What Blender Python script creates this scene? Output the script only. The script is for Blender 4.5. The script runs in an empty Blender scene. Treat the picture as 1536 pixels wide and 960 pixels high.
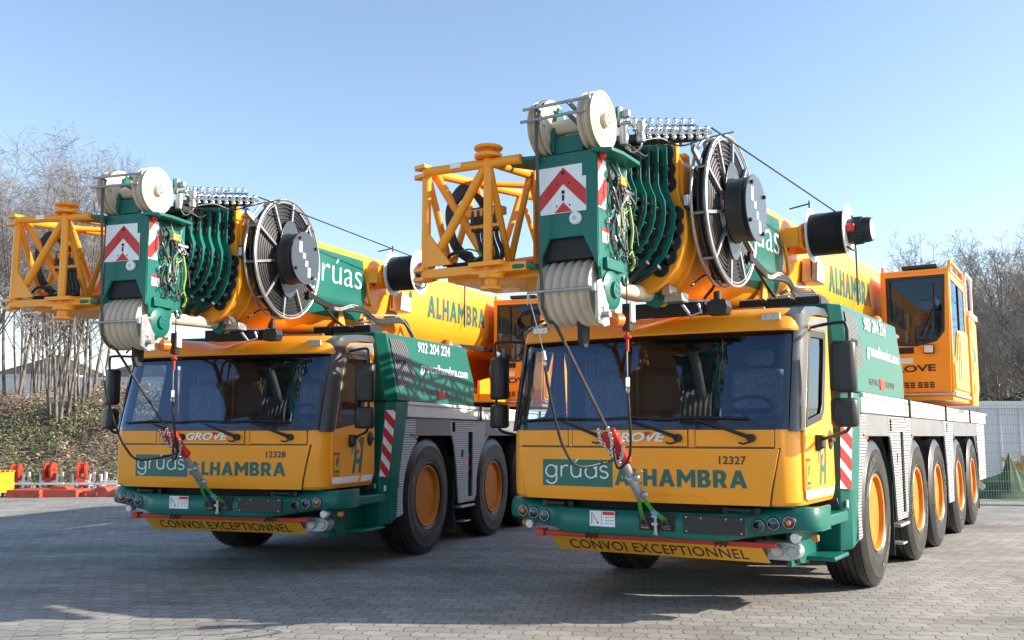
import bpy, bmesh, math, random
from math import radians as R, sin, cos, pi, sqrt
from mathutils import Vector, Matrix

# ------------------------------------------------------------------ camera, sky, sun, exposure
sc = bpy.context.scene
col = sc.collection
PITCH, FPX, EYE = 6.8104, 1450.02, 1.4039
cam = bpy.data.objects.new('camera', bpy.data.cameras.new('camera'))
col.objects.link(cam); sc.camera = cam
cam.location = (0, 0, EYE)
cam.rotation_euler = (R(90 + PITCH), R(-0.05), 0)
cam.data.sensor_width = 36; cam.data.lens = FPX / 1536 * 36
cam.data.clip_start = 0.1; cam.data.clip_end = 3000
SUN_EL, SUN_AZ = 25.5, -2.0          # azimuth in the XY plane, measured from +X
world = bpy.data.worlds.new('World'); sc.world = world; world.use_nodes = True
nt = world.node_tree
bg = nt.nodes['Background']
sky = nt.nodes.new('ShaderNodeTexSky'); sky.sky_type = 'NISHITA'; sky.sun_disc = False
sky.sun_elevation = R(SUN_EL); sky.sun_rotation = R(90 - SUN_AZ)
sky.air_density = 1.0; sky.dust_density = 0.7; sky.ozone_density = 0.9
nt.links.new(sky.outputs[0], bg.inputs[0]); bg.inputs[1].default_value = 0.10
sun = bpy.data.objects.new('sun', bpy.data.lights.new('sun', 'SUN')); col.objects.link(sun)
sun.data.energy = 3.3; sun.data.angle = R(0.53); sun.data.color = (1.0, 0.90, 0.76)
sd = Vector((cos(R(SUN_EL)) * cos(R(SUN_AZ)), cos(R(SUN_EL)) * sin(R(SUN_AZ)), sin(R(SUN_EL))))
sun.rotation_euler = sd.to_track_quat('Z', 'Y').to_euler(); sun.location = (30, 0, 20)
sc.view_settings.view_transform = 'Standard'; sc.view_settings.look = 'None'
sc.view_settings.exposure = 1.44; sc.view_settings.gamma = 1.0
sc.cycles.max_bounces = 8; sc.cycles.transparent_max_bounces = 16

# ------------------------------------------------------------------ materials
def new_mat(name):
    m = bpy.data.materials.new(name); m.use_nodes = True
    return m, m.node_tree, m.node_tree.nodes['Principled BSDF']
def paint(name, c, rough=.35, metal=0, coat=0, var=.06, scale=3, spec=.5, bump=0, bscale=40):
    m, t, p = new_mat(name)
    tc = t.nodes.new('ShaderNodeTexCoord'); n = t.nodes.new('ShaderNodeTexNoise')
    n.inputs['Scale'].default_value = scale; n.inputs['Detail'].default_value = 6; n.inputs['Roughness'].default_value = .65
    t.links.new(tc.outputs['Object'], n.inputs['Vector'])
    r = t.nodes.new('ShaderNodeValToRGB')
    a = [max(0, x * (1 - 2 * var)) for x in c]; b = [min(1, x * (1 + var)) for x in c]
    r.color_ramp.elements[0].position = .3; r.color_ramp.elements[1].position = .6
    r.color_ramp.elements[0].color = (*a, 1); r.color_ramp.elements[1].color = (*b, 1)
    t.links.new(n.outputs[0], r.inputs[0]); t.links.new(r.outputs[0], p.inputs['Base Color'])
    mr = t.nodes.new('ShaderNodeMapRange'); mr.inputs[3].default_value = rough * .8; mr.inputs[4].default_value = min(1, rough * 1.25)
    t.links.new(n.outputs[0], mr.inputs[0]); t.links.new(mr.outputs[0], p.inputs['Roughness'])
    p.inputs['Metallic'].default_value = metal; p.inputs['Coat Weight'].default_value = coat
    p.inputs['Coat Roughness'].default_value = .08; p.inputs['Specular IOR Level'].default_value = spec
    if coat and not bump:
        n3 = t.nodes.new('ShaderNodeTexNoise'); n3.inputs['Scale'].default_value = 2.2; n3.inputs['Detail'].default_value = 2
        t.links.new(tc.outputs['Object'], n3.inputs['Vector'])
        b3 = t.nodes.new('ShaderNodeBump'); b3.inputs['Strength'].default_value = .12; b3.inputs['Distance'].default_value = .02
        t.links.new(n3.outputs[0], b3.inputs['Height']); t.links.new(b3.outputs[0], p.inputs['Normal']); t.links.new(b3.outputs[0], p.inputs['Coat Normal'])
    if bump:
        n2 = t.nodes.new('ShaderNodeTexNoise'); n2.inputs['Scale'].default_value = bscale
        t.links.new(tc.outputs['Object'], n2.inputs['Vector'])
        bp = t.nodes.new('ShaderNodeBump'); bp.inputs['Strength'].default_value = bump; bp.inputs['Distance'].default_value = .01
        t.links.new(n2.outputs[0], bp.inputs['Height']); t.links.new(bp.outputs[0], p.inputs['Normal'])
    return m
M = {}
M['orange'] = paint('orange_paint', (.97, .362, .019), .38, coat=.2, var=.03, scale=1.5, spec=.35)
M['rim'] = paint('rim_orange', (.60, .20, .012), .5, var=.08, scale=4, spec=.35)
M['teal'] = paint('teal_paint', (.005, .14, .108), .40, coat=.10, var=.06, scale=1.5, spec=.35)
M['teal_letter'] = paint('teal_vinyl', (.012, .13, .105), .4)
M['yellow_board'] = paint('yellow_reflective_sheet', (.78, .36, .02), .45, var=.05)
M['white'] = paint('white_paint', (.78, .78, .76), .4, var=.05)
M['offwhite'] = paint('white_vinyl', (.82, .83, .82), .4)
M['grey'] = paint('grey_paint', (.20, .205, .215), .45, var=.08)
M['pillar'] = paint('pillar_grey', (.055, .058, .065), .32, coat=.2)
M['alu'] = paint('brushed_aluminium', (.52, .52, .52), .4, metal=.8, var=.06, scale=8)
M['steel'] = paint('steel', (.42, .42, .42), .4, metal=.8, var=.1, scale=10)
M['chrome'] = paint('chrome', (.8, .8, .8), .15, metal=1, var=.03)
M['cream'] = paint('cream_nylon', (.60, .51, .39), .55, var=.06, scale=6)
M['black'] = paint('black_plastic', (.018, .018, .02), .42, var=.15, bump=.08, bscale=150)
M['hose'] = paint('black_hose', (.02, .02, .022), .45, var=.15)
M['dark'] = paint('dark_underbody', (.02, .021, .022), .7, var=.2)
M['rope'] = paint('wire_rope', (.10, .09, .08), .5, metal=.5, var=.3, scale=80)
M['red'] = paint('red_paint', (.55, .025, .018), .4, var=.06)
M['redsheet'] = paint('red_reflective', (.58, .02, .018), .4, var=.05)
M['redrust'] = paint('red_primer', (.42, .075, .045), .6, var=.15)
M['orange_red'] = paint('orange_red_paint', (.60, .055, .02), .45, var=.12)
M['green_strap'] = paint('green_webbing', (.035, .30, .035), .8, var=.15, scale=50)
M['blue'] = paint('blue_label', (.15, .32, .6), .6)
M['yellow'] = paint('yellow_paint', (.62, .36, .02), .4, var=.08)
M['amber'] = paint('amber_lens', (.75, .18, .01), .15, coat=.6)
M['lens'] = paint('headlight_glass', (.74, .75, .76), .22, metal=.25, coat=1, bump=.3, bscale=45)
M['dark_letter'] = paint('dark_vinyl', (.03, .03, .03), .5)
M['frit'] = paint('windscreen_border', (.008, .012, .03), .12, coat=.6)
M['interior'] = paint('cab_interior', (.055, .058, .066), .8, var=.2)
M['seat'] = paint('seat_cloth', (.20, .21, .24), .85, var=.25, scale=20)
M['curtain'] = paint('cab_trim_cloth', (.26, .27, .29), .85, var=.2)
M['mirror_glass'] = paint('mirror_face', (.5, .5, .52), .08, metal=1)
M['wire_white'] = paint('pale_wire', (.55, .56, .5), .5)
M['wire_green'] = paint('yellow_green_wire', (.22, .36, .05), .5)
M['galv'] = paint('galvanised_steel', (.40, .41, .42), .45, metal=.6, var=.15, scale=12)
M['silver_letter'] = paint('silver_badge', (.62, .62, .63), .3, metal=.5)
M['reel_face'] = paint('reel_cover_grey', (.05, .058, .068), .3, metal=.2, coat=.3)
M['ladder_yellow'] = M['orange']

def make_rubber():
    m, t, p = new_mat('tyre_rubber')
    tc = t.nodes.new('ShaderNodeTexCoord'); n = t.nodes.new('ShaderNodeTexNoise')
    n.inputs['Scale'].default_value = 5; n.inputs['Detail'].default_value = 8; n.inputs['Roughness'].default_value = .7
    t.links.new(tc.outputs['Object'], n.inputs['Vector'])
    r = t.nodes.new('ShaderNodeValToRGB')
    r.color_ramp.elements[0].position = .35; r.color_ramp.elements[1].position = .7
    r.color_ramp.elements[0].color = (.009, .009, .010, 1); r.color_ramp.elements[1].color = (.034, .031, .027, 1)
    t.links.new(n.outputs[0], r.inputs[0]); t.links.new(r.outputs[0], p.inputs['Base Color'])
    p.inputs['Roughness'].default_value = .36
    n2 = t.nodes.new('ShaderNodeTexNoise'); n2.inputs['Scale'].default_value = 60
    t.links.new(tc.outputs['Object'], n2.inputs['Vector'])
    b = t.nodes.new('ShaderNodeBump'); b.inputs['Strength'].default_value = .25; b.inputs['Distance'].default_value = .006
    t.links.new(n2.outputs[0], b.inputs['Height']); t.links.new(b.outputs[0], p.inputs['Normal'])
    return m
M['rubber'] = make_rubber()
M['rubber_letter'] = paint('raised_rubber', (.15, .148, .14), .45)

def make_tread():
    m, t, p = new_mat('tread_plate')
    p.inputs['Base Color'].default_value = (.50, .50, .49, 1); p.inputs['Metallic'].default_value = .55; p.inputs['Roughness'].default_value = .38
    tc = t.nodes.new('ShaderNodeTexCoord'); mp = t.nodes.new('ShaderNodeMapping')
    t.links.new(tc.outputs['Object'], mp.inputs[0])
    sep = t.nodes.new('ShaderNodeSeparateXYZ'); t.links.new(mp.outputs[0], sep.inputs[0])
    def math_(op, a, b=None):
        n = t.nodes.new('ShaderNodeMath'); n.operation = op
        for i, v in enumerate((a, b)):
            if v is None: continue
            if isinstance(v, (int, float)): n.inputs[i].default_value = v
            else: t.links.new(v, n.inputs[i])
        return n.outputs[0]
    k = 2 * pi / .055
    sy = math_('SINE', math_('MULTIPLY', sep.outputs[1], k)); sz = math_('SINE', math_('MULTIPLY', sep.outputs[2], k))
    h = math_('MULTIPLY', sy, sz)
    h2 = math_('GREATER_THAN', math_('ABSOLUTE', h), .35)
    b = t.nodes.new('ShaderNodeBump'); b.inputs['Strength'].default_value = 1; b.inputs['Distance'].default_value = .016
    t.links.new(math_('ABSOLUTE', h), b.inputs['Height']); t.links.new(b.outputs[0], p.inputs['Normal'])
    return m
M['tread'] = make_tread()

def make_glass(name, tint, ior, interior=.9):
    m, t, p = new_mat(name)
    t.nodes.remove(p); out = t.nodes['Material Output']
    tr = t.nodes.new('ShaderNodeBsdfTransparent'); tr.inputs[0].default_value = (*tint, 1)
    gl = t.nodes.new('ShaderNodeBsdfGlossy'); gl.inputs['Roughness'].default_value = .012; gl.inputs[0].default_value = (.55, .72, 1.0, 1)
    fr = t.nodes.new('ShaderNodeFresnel'); fr.inputs[0].default_value = ior
    mx = t.nodes.new('ShaderNodeMixShader')
    t.links.new(fr.outputs[0], mx.inputs[0]); t.links.new(tr.outputs[0], mx.inputs[1]); t.links.new(gl.outputs[0], mx.inputs[2])
    t.links.new(mx.outputs[0], out.inputs[0])
    return m
M['glass'] = make_glass('cab_glass', (.78, .86, .93), 1.95)
M['tower_glass'] = make_glass('tinted_glass', (.50, .60, .70), 1.6)
M['side_glass'] = make_glass('side_glass', (.62, .70, .70), 1.8)

def make_mesh_mat():
    m, t, p = new_mat('perforated_grille')
    p.inputs['Base Color'].default_value = (.13, .14, .15, 1); p.inputs['Roughness'].default_value = .5; p.inputs['Metallic'].default_value = .4
    tc = t.nodes.new('ShaderNodeTexCoord'); w = t.nodes.new('ShaderNodeTexWave'); w.bands_direction = 'DIAGONAL'
    w.inputs['Scale'].default_value = 12
    t.links.new(tc.outputs['Object'], w.inputs['Vector'])
    r = t.nodes.new('ShaderNodeValToRGB'); r.color_ramp.elements[0].color = (.05, .055, .06, 1); r.color_ramp.elements[1].color = (.30, .31, .32, 1)
    t.links.new(w.outputs[0], r.inputs[0]); t.links.new(r.outputs[0], p.inputs['Base Color'])
    b = t.nodes.new('ShaderNodeBump'); b.inputs['Distance'].default_value = .01; t.links.new(w.outputs[0], b.inputs['Height']); t.links.new(b.outputs[0], p.inputs['Normal'])
    return m
M['grille'] = make_mesh_mat()

# ------------------------------------------------------------------ mesh building
class MB:
    def __init__(s): s.bm = bmesh.new(); s.mi = 0
    def face(s, vs):
        try: f = s.bm.faces.new(vs); f.material_index = s.mi; return f
        except ValueError: return None
    def poly(s, pts): return s.face([s.bm.verts.new(p) for p in pts])
    def box(s, x0, x1, y0, y1, z0, z1, mat=None):
        P = [Vector((x, y, z)) for z in (z0, z1) for y in (y0, y1) for x in (x0, x1)]
        if mat is not None: P = [mat @ p for p in P]
        v = [s.bm.verts.new(p) for p in P]
        for f in ((0, 2, 3, 1), (4, 5, 7, 6), (0, 1, 5, 4), (2, 6, 7, 3), (0, 4, 6, 2), (1, 3, 7, 5)): s.face([v[i] for i in f])
        return s
    def bar(s, a, b, w, h, up=(0, 0, 1)):
        a, b = Vector(a), Vector(b); d = (b - a); L = d.length; d.normalize()
        x = d.cross(Vector(up))
        if x.length < 1e-4: x = d.cross(Vector((1, 0, 0)))
        x.normalize(); u = x.cross(d)
        m = Matrix(((x.x, d.x, u.x, a.x), (x.y, d.y, u.y, a.y), (x.z, d.z, u.z, a.z), (0, 0, 0, 1)))
        return s.box(-w / 2, w / 2, 0, L, -h / 2, h / 2, m)
    def prism(s, pts, axis, a0, a1):
        n = len(pts)
        def mk(p, a): return {'x': (a, p[0], p[1]), 'y': (p[0], a, p[1]), 'z': (p[0], p[1], a)}[axis]
        A = [s.bm.verts.new(mk(p, a0)) for p in pts]; B = [s.bm.verts.new(mk(p, a1)) for p in pts]
        s.face(A[::-1]); s.face(B)
        for i in range(n): s.face([A[i], A[(i + 1) % n], B[(i + 1) % n], B[i]])
        return s
    def loft(s, rings, closed=True, cap=True):
        V = [[s.bm.verts.new(p) for p in r] for r in rings]; n = len(rings[0])
        for a, b in zip(V, V[1:]):
            for i in range(n if closed else n - 1): s.face([a[i], a[(i + 1) % n], b[(i + 1) % n], b[i]])
        if cap: s.face(V[0][::-1]); s.face(V[-1])
        return s
    def tube(s, pts, r, n=8, cap=True, smooth=0):
        pts = [Vector(p) for p in pts]
        if smooth: pts = spline(pts, smooth)
        rs = r if isinstance(r, (list, tuple)) else [r] * len(pts)
        if len(rs) != len(pts): rs = [rs[0] + (rs[-1] - rs[0]) * i / (len(pts) - 1) for i in range(len(pts))]
        rings = []; u = None
        for i, p in enumerate(pts):
            d = (pts[min(i + 1, len(pts) - 1)] - pts[max(i - 1, 0)]).normalized()
            if u is None:
                u = d.orthogonal().normalized()
            else:
                u = (u - d * u.dot(d))
                u = u.normalized() if u.length > 1e-5 else d.orthogonal().normalized()
            w = d.cross(u)
            rings.append([p + (u * cos(2 * pi * k / n) + w * sin(2 * pi * k / n)) * rs[i] for k in range(n)])
        return s.loft(rings, True, cap)
    def cyl(s, a, b, r, n=20): return s.tube([a, b], r, n)
    def lathe(s, prof, c, axis='x', n=48, closed=False):
        """prof: (radius, offset along axis)"""
        rings = []
        for r, h in prof:
            ring = []
            for k in range(n):
                a = 2 * pi * k / n; p, q_ = r * cos(a), r * sin(a)
                ring.append({'x': (c[0] + h, c[1] + p, c[2] + q_), 'y': (c[0] + p, c[1] + h, c[2] + q_), 'z': (c[0] + p, c[1] + q_, c[2] + h)}[axis])
            rings.append(ring)
        if closed: rings.append(rings[0])
        return s.loft(rings, True, not closed)
    def torus(s, c, rad, r, axis='x', n=40, k=8):
        return s.lathe([(rad + r * cos(2 * pi * i / k), r * sin(2 * pi * i / k)) for i in range(k)], c, axis, n, True)
    def plate(s, outer, holes, axis, a0, a1):
        """flat plate with holes, extruded from a0 to a1 along axis"""
        def mk(p, a): return Vector({'x': (a, p[0], p[1]), 'y': (p[0], a, p[1]), 'z': (p[0], p[1], a)}[axis])
        t = bmesh.new(); es = []
        for loop in [outer] + holes:
            vs = [t.verts.new(mk(p, 0)) for p in loop]
            es += [t.edges.new((vs[i], vs[(i + 1) % len(vs)])) for i in range(len(vs))]
        bmesh.ops.triangle_fill(t, edges=es, use_beauty=True, use_dissolve=False)
        off = lambda a: Vector({'x': (a, 0, 0), 'y': (0, a, 0), 'z': (0, 0, a)}[axis])
        t.verts.index_update()
        for a, flip in ((a0, True), (a1, False)):
            vs = [s.bm.verts.new(v.co + off(a)) for v in t.verts]
            for f in t.faces:
                q_ = [vs[v.index] for v in f.verts]; s.face(q_[::-1] if flip else q_)
        t.free()
        for loop in [outer] + holes:
            A = [s.bm.verts.new(mk(p, 0) + off(a0)) for p in loop]; B = [s.bm.verts.new(mk(p, 0) + off(a1)) for p in loop]
            for i in range(len(loop)): s.face([A[i], A[(i + 1) % len(loop)], B[(i + 1) % len(loop)], B[i]])
        bmesh.ops.remove_doubles(s.bm, verts=s.bm.verts, dist=1e-5)
        return s
    def sphere(s, c, r, n=12, sc_=(1, 1, 1)):
        m = Matrix.Translation(c) @ Matrix.Diagonal((*[r * k for k in sc_], 1))
        g = bmesh.ops.create_uvsphere(s.bm, u_segments=n, v_segments=max(6, n // 2), radius=1, matrix=m)
        for v in g['verts']:
            for f in v.link_faces: f.material_index = s.mi
        return s
    def build(s, name, mat, parent=None, bevel=0, smooth=35, loc=None, fix=True):
        if fix: bmesh.ops.recalc_face_normals(s.bm, faces=s.bm.faces)
        me = bpy.data.meshes.new(name); s.bm.to_mesh(me); s.bm.free()
        for m_ in (mat if isinstance(mat, list) else [mat]): me.materials.append(m_)
        if smooth:
            me.shade_smooth(); me.set_sharp_from_angle(angle=R(smooth))
        o = bpy.data.objects.new(name, me); col.objects.link(o)
        if parent: o.parent = parent
        if loc: o.location = loc
        if bevel:
            b = o.modifiers.new('bevel', 'BEVEL'); b.width = bevel; b.segments = 2; b.limit_method = 'ANGLE'; b.angle_limit = R(40)
        return o
def split_build(m, name, mat, parent, bevel=0):
    """every connected piece becomes a part of its own"""
    bm = m.bm; seen = set(); bm.verts.ensure_lookup_table(); out = []
    for v0 in bm.verts:
        if v0 in seen: continue
        st, isl = [v0], []; seen.add(v0)
        while st:
            v = st.pop(); isl.append(v)
            for e in v.link_edges:
                w = e.other_vert(v)
                if w not in seen: seen.add(w); st.append(w)
        n = MB(); mp = {v: n.bm.verts.new(v.co) for v in isl}
        for f in {f for v in isl for f in v.link_faces}: n.face([mp[v] for v in f.verts])
        out.append(n.build(name, mat, parent, bevel))
    bm.free(); return out
def spline(P, k):
    out = []
    for i in range(len(P) - 1):
        p0, p1, p2, p3 = P[max(i - 1, 0)], P[i], P[i + 1], P[min(i + 2, len(P) - 1)]
        for j in range(k):
            t = j / k
            out.append(.5 * ((2 * p1) + (p2 - p0) * t + (2 * p0 - 5 * p1 + 4 * p2 - p3) * t * t + (3 * p1 - p0 - 3 * p2 + p3) * t ** 3))
    out.append(P[-1]); return out
def tag(o, label=None, cat=None, group=None, kind=None):
    if label: o['label'] = label
    if cat: o['category'] = cat
    if group: o['group'] = group
    if kind: o['kind'] = kind
    return o
def empty(name, loc=(0, 0, 0), rz=0, parent=None):
    o = bpy.data.objects.new(name, None); col.objects.link(o); o.location = loc; o.rotation_euler = (0, 0, rz); o.empty_display_size = .2
    if parent: o.parent = parent
    return o
def text(name, s_, mat, parent, origin, xd, yd, width, height, offset=0, shear=0, thick=.003, warp=None, spacing=1.0):
    """lettering as a thin solid: origin = lower left corner; fits width x height"""
    cu = bpy.data.curves.new(name, 'FONT'); cu.body = s_; cu.offset = offset; cu.shear = shear; cu.resolution_u = 4; cu.space_character = spacing
    cu.extrude = .01
    t = bpy.data.objects.new('tmp', cu); col.objects.link(t)
    dg = bpy.context.evaluated_depsgraph_get(); me = bpy.data.meshes.new_from_object(t.evaluated_get(dg))
    bpy.data.objects.remove(t); bpy.data.curves.remove(cu)
    xs = [v.co.x for v in me.vertices]; ys = [v.co.y for v in me.vertices]
    x0, x1, y0, y1 = min(xs), max(xs), min(ys), max(ys)
    o_, X, Y = Vector(origin or (0, 0, 0)), Vector(xd).normalized(), Vector(yd).normalized(); Z = X.cross(Y)
    for v in me.vertices:
        u = (v.co.x - x0) / (x1 - x0) * width; w = (v.co.y - y0) / (y1 - y0) * height
        if warp: v.co = warp(u, w, (v.co.z > 0) * thick)
        else: v.co = o_ + X * u + Y * w + Z * ((v.co.z > 0) * thick)
    me.name = name; me.materials.append(mat)
    for p in me.polygons: p.use_smooth = False
    o = bpy.data.objects.new(name, me); col.objects.link(o)
    if parent: o.parent = parent
    return o
GLYPH = {
 'A': (.95, [(0, 0), (.26, 0), (.33, .21), (.62, .21), (.69, 0), (.95, 0), (.60, 1), (.35, 1)], [[(.40, .40), (.55, .40), (.475, .68)]]),
 'L': (.60, [(0, 0), (.60, 0), (.60, .22), (.25, .22), (.25, 1), (0, 1)], []),
 'H': (.82, [(0, 0), (.25, 0), (.25, .39), (.57, .39), (.57, 0), (.82, 0), (.82, 1), (.57, 1), (.57, .61), (.25, .61), (.25, 1), (0, 1)], []),
 'M': (1.06, [(0, 0), (.25, 0), (.25, .58), (.53, .20), (.81, .58), (.81, 0), (1.06, 0), (1.06, 1), (.83, 1), (.53, .57), (.23, 1), (0, 1)], []),
 'B': (.74, [(0, 0), (.44, 0), (.60, .04), (.70, .13), (.74, .27), (.70, .42), (.60, .52), (.68, .62), (.70, .75), (.65, .89), (.55, .97), (.42, 1), (0, 1)], [[(.25, .19), (.42, .19), (.49, .28), (.42, .40), (.25, .40)], [(.25, .60), (.40, .60), (.45, .70), (.40, .80), (.25, .80)]]),
 'R': (.78, [(0, 0), (.25, 0), (.25, .30), (.36, .30), (.50, 0), (.78, 0), (.60, .36), (.70, .46), (.74, .64), (.70, .84), (.58, .96), (.42, 1), (0, 1)], [[(.25, .51), (.40, .51), (.48, .64), (.40, .79), (.25, .79)]])}
def block_text(name, s_, mat, parent, width, height, warp, gap=.10, thick=.003):
    """heavy capital lettering cut from flat outlines"""
    tot = sum(GLYPH[c][0] for c in s_) + gap * (len(s_) - 1); k = width / tot; m = MB(); x = 0
    for c in s_:
        w, o_, h = GLYPH[c]
        def sub(loop):
            r = []
            for (a, b), (c_, d) in zip(loop, loop[1:] + loop[:1]):
                for i in range(3): r.append((x + a + (c_ - a) * i / 3, b + (d - b) * i / 3))
            return r
        m.plate(sub(o_), [sub(q_) for q_ in h], 'z', 0, 1); x += w + gap
    for v in m.bm.verts: v.co = warp(v.co.x * k, v.co.y * height, v.co.z * thick)
    return m.build(name, mat, parent, smooth=0)
def lerp(a, b, t): return a + (b - a) * t

# ------------------------------------------------------------------ ground (structure)
def make_paving():
    m, t, p = new_mat('block_paving')
    N, L = t.nodes, t.links
    tc = N.new('ShaderNodeTexCoord'); mp = N.new('ShaderNodeMapping'); mp.inputs['Rotation'].default_value = (0, 0, R(7))
    L.new(tc.outputs['Object'], mp.inputs[0])
    sp = N.new('ShaderNodeSeparateXYZ'); L.new(mp.outputs[0], sp.inputs[0])
    def mth(op, a, b=None):
        n = N.new('ShaderNodeMath'); n.operation = op
        for i, v in enumerate((a, b)):
            if v is None: continue
            if isinstance(v, (int, float)): n.inputs[i].default_value = v
            else: L.new(v, n.inputs[i])
        return n.outputs[0]
    # interlocking S-shaped blocks: the long joints zigzag
    zig = mth('SUBTRACT', mth('PINGPONG', mth('MULTIPLY', sp.outputs[0], 1 / .0875), 1.0), .5)
    v = mth('ADD', sp.outputs[1], mth('MULTIPLY', zig, .036))
    zag = mth('SUBTRACT', mth('PINGPONG', mth('MULTIPLY', sp.outputs[1], 1 / .08), 1.0), .5)
    u = mth('ADD', sp.outputs[0], mth('MULTIPLY', zag, .022))
    cb = N.new('ShaderNodeCombineXYZ'); L.new(u, cb.inputs[0]); L.new(v, cb.inputs[1])
    br = N.new('ShaderNodeTexBrick'); L.new(cb.outputs[0], br.inputs['Vector'])
    br.offset = .5; br.inputs['Scale'].default_value = 1
    br.inputs['Brick Width'].default_value = .175; br.inputs['Row Height'].default_value = .16
    br.inputs['Mortar Size'].default_value = .0055; br.inputs['Mortar Smooth'].default_value = .35; br.inputs['Bias'].default_value = 0
    br.inputs['Color1'].default_value = (.30, .289, .266, 1); br.inputs['Color2'].default_value = (.40, .387, .358, 1); br.inputs['Mortar'].default_value = (.12, .114, .102, 1)
    n1 = N.new('ShaderNodeTexNoise'); n1.inputs['Scale'].default_value = .55; n1.inputs['Detail'].default_value = 7; n1.inputs['Roughness'].default_value = .6
    L.new(tc.outputs['Object'], n1.inputs['Vector'])
    r1 = N.new('ShaderNodeValToRGB'); r1.color_ramp.elements[0].position = .33; r1.color_ramp.elements[1].position = .66
    r1.color_ramp.elements[0].color = (.72, .71, .69, 1); r1.color_ramp.elements[1].color = (1.06, 1.06, 1.06, 1)
    L.new(n1.outputs[0], r1.inputs[0])
    n2 = N.new('ShaderNodeTexNoise'); n2.inputs['Scale'].default_value = 90; n2.inputs['Detail'].default_value = 3
    L.new(tc.outputs['Object'], n2.inputs['Vector'])
    r2 = N.new('ShaderNodeValToRGB'); r2.color_ramp.elements[0].position = .3; r2.color_ramp.elements[1].position = .7
    r2.color_ramp.elements[0].color = (.84, .84, .84, 1); r2.color_ramp.elements[1].color = (1.08, 1.08, 1.08, 1)
    L.new(n2.outputs[0], r2.inputs[0])
    # tyre marks and dried water stains
    n3 = N.new('ShaderNodeTexNoise'); n3.inputs['Scale'].default_value = 1.0; n3.inputs['Detail'].default_value = 4
    mp3 = N.new('ShaderNodeMapping'); mp3.inputs['Scale'].default_value = (.12, 1.6, 1); L.new(tc.outputs['Object'], mp3.inputs[0]); L.new(mp3.outputs[0], n3.inputs['Vector'])
    r3 = N.new('ShaderNodeValToRGB'); r3.color_ramp.elements[0].position = .36; r3.color_ramp.elements[1].position = .52
    r3.color_ramp.elements[0].color = (.78, .78, .78, 1); r3.color_ramp.elements[1].color = (1, 1, 1, 1); L.new(n3.outputs[0], r3.inputs[0])
    def mul(a, b):
        x = N.new('ShaderNodeMix'); x.data_type = 'RGBA'; x.blend_type = 'MULTIPLY'; x.inputs[0].default_value = 1
        L.new(a, x.inputs[6]); L.new(b, x.inputs[7]); return x.outputs[2]
    n4 = N.new('ShaderNodeTexNoise'); n4.inputs['Scale'].default_value = 1.7; n4.inputs['Detail'].default_value = 5; n4.inputs['Distortion'].default_value = .6
    L.new(tc.outputs['Object'], n4.inputs['Vector'])
    r4 = N.new('ShaderNodeValToRGB'); r4.color_ramp.elements[0].position = .27; r4.color_ramp.elements[1].position = .37
    r4.color_ramp.elements[0].color = (.74, .73, .72, 1); r4.color_ramp.elements[1].color = (1, 1, 1, 1); L.new(n4.outputs[0], r4.inputs[0])
    c = mul(mul(mul(mul(br.outputs[0], r1.outputs[0]), r2.outputs[0]), r3.outputs[0]), r4.outputs[0])
    L.new(c, p.inputs['Base Color']); p.inputs['Roughness'].default_value = .8
    b = N.new('ShaderNodeBump'); b.inputs['Strength'].default_value = .7; b.inputs['Distance'].default_value = .008; b.invert = True
    L.new(br.outputs['Fac'], b.inputs['Height'])
    b2 = N.new('ShaderNodeBump'); b2.inputs['Strength'].default_value = .25; b2.inputs['Distance'].default_value = .004
    L.new(n2.outputs[0], b2.inputs['Height']); L.new(b.outputs[0], b2.inputs['Normal']); L.new(b2.outputs[0], p.inputs['Normal'])
    return m
M['paving'] = make_paving()
M['soil'] = paint('soil', (.20, .155, .105), .9, var=.3, scale=1.2, bump=.6, bscale=6)
M['field'] = paint('far_ground', (.13, .12, .085), .9, var=.3, scale=.15)
g = MB(); g.poly([(-1200, -1200, -.006), (1200, -1200, -.006), (1200, 1200, -.006), (-1200, 1200, -.006)])
tag(g.build('ground', M['field']), kind='structure')
g = MB(); g.poly([(-40, -30, 0), (40, -30, 0), (40, 24.2, 0), (-40, 24.2, 0)])
tag(g.build('paving', M['paving']), kind='structure')

# ------------------------------------------------------------------ the crane, in its own frame: x to its left side, y to its rear, z up
WR, HX = .685, 1.343
AXLES = [2.273, 4.600, 6.168, 8.210, 9.860]
CRANES = {1: ((1.1056, 8.0686), R(-31.5806)), 2: ((-3.0264, 10.0536), R(-18.7456))}
crane = empty('mobile_crane')

# ---- wheels -------------------------------------------------------
def tyre_mesh():
    m = MB(); w0, w1 = -.385, .025         # inner and outer sidewall (hub plane = 0)
    prof = [(.345, w0 + .03), (.40, w0 + .005), (.50, w0 - .005), (.58, w0), (.64, w0 + .02), (.675, w0 + .045)]
    x = w0 + .06
    for k in range(4):
        gx = w0 + .06 + (k + 1) * (w1 - w0 - .12) / 5
        prof += [(WR, x + .004), (WR, gx - .008), (WR - .016, gx - .006), (WR - .016, gx + .006), (WR, gx + .008)]
        x = gx + .008
    prof += [(WR, w1 - .06), (.678, w1 - .048), (.672, w1 - .036), (.645, w1 - .018), (.60, w1 - .004), (.592, w1 + .001), (.585, w1 - .001), (.52, w1 + .006), (.44, w1 + .002), (.40, w1 - .004), (.392, w1 + .001), (.375, w1 - .012), (.345, w1 - .03)]
    m.lathe(prof, (0, 0, 0), 'x', 96, True)
    # shoulder lugs
    for k in range(60):
        a = 2 * pi * k / 60
        for s in (w0 + .05, w1 - .05):
            rot = Matrix.Rotation(a, 4, 'X')
            m.box(s - .013, s + .013, -.011, .011, WR - .03, WR - .002, rot)
    return m
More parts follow.
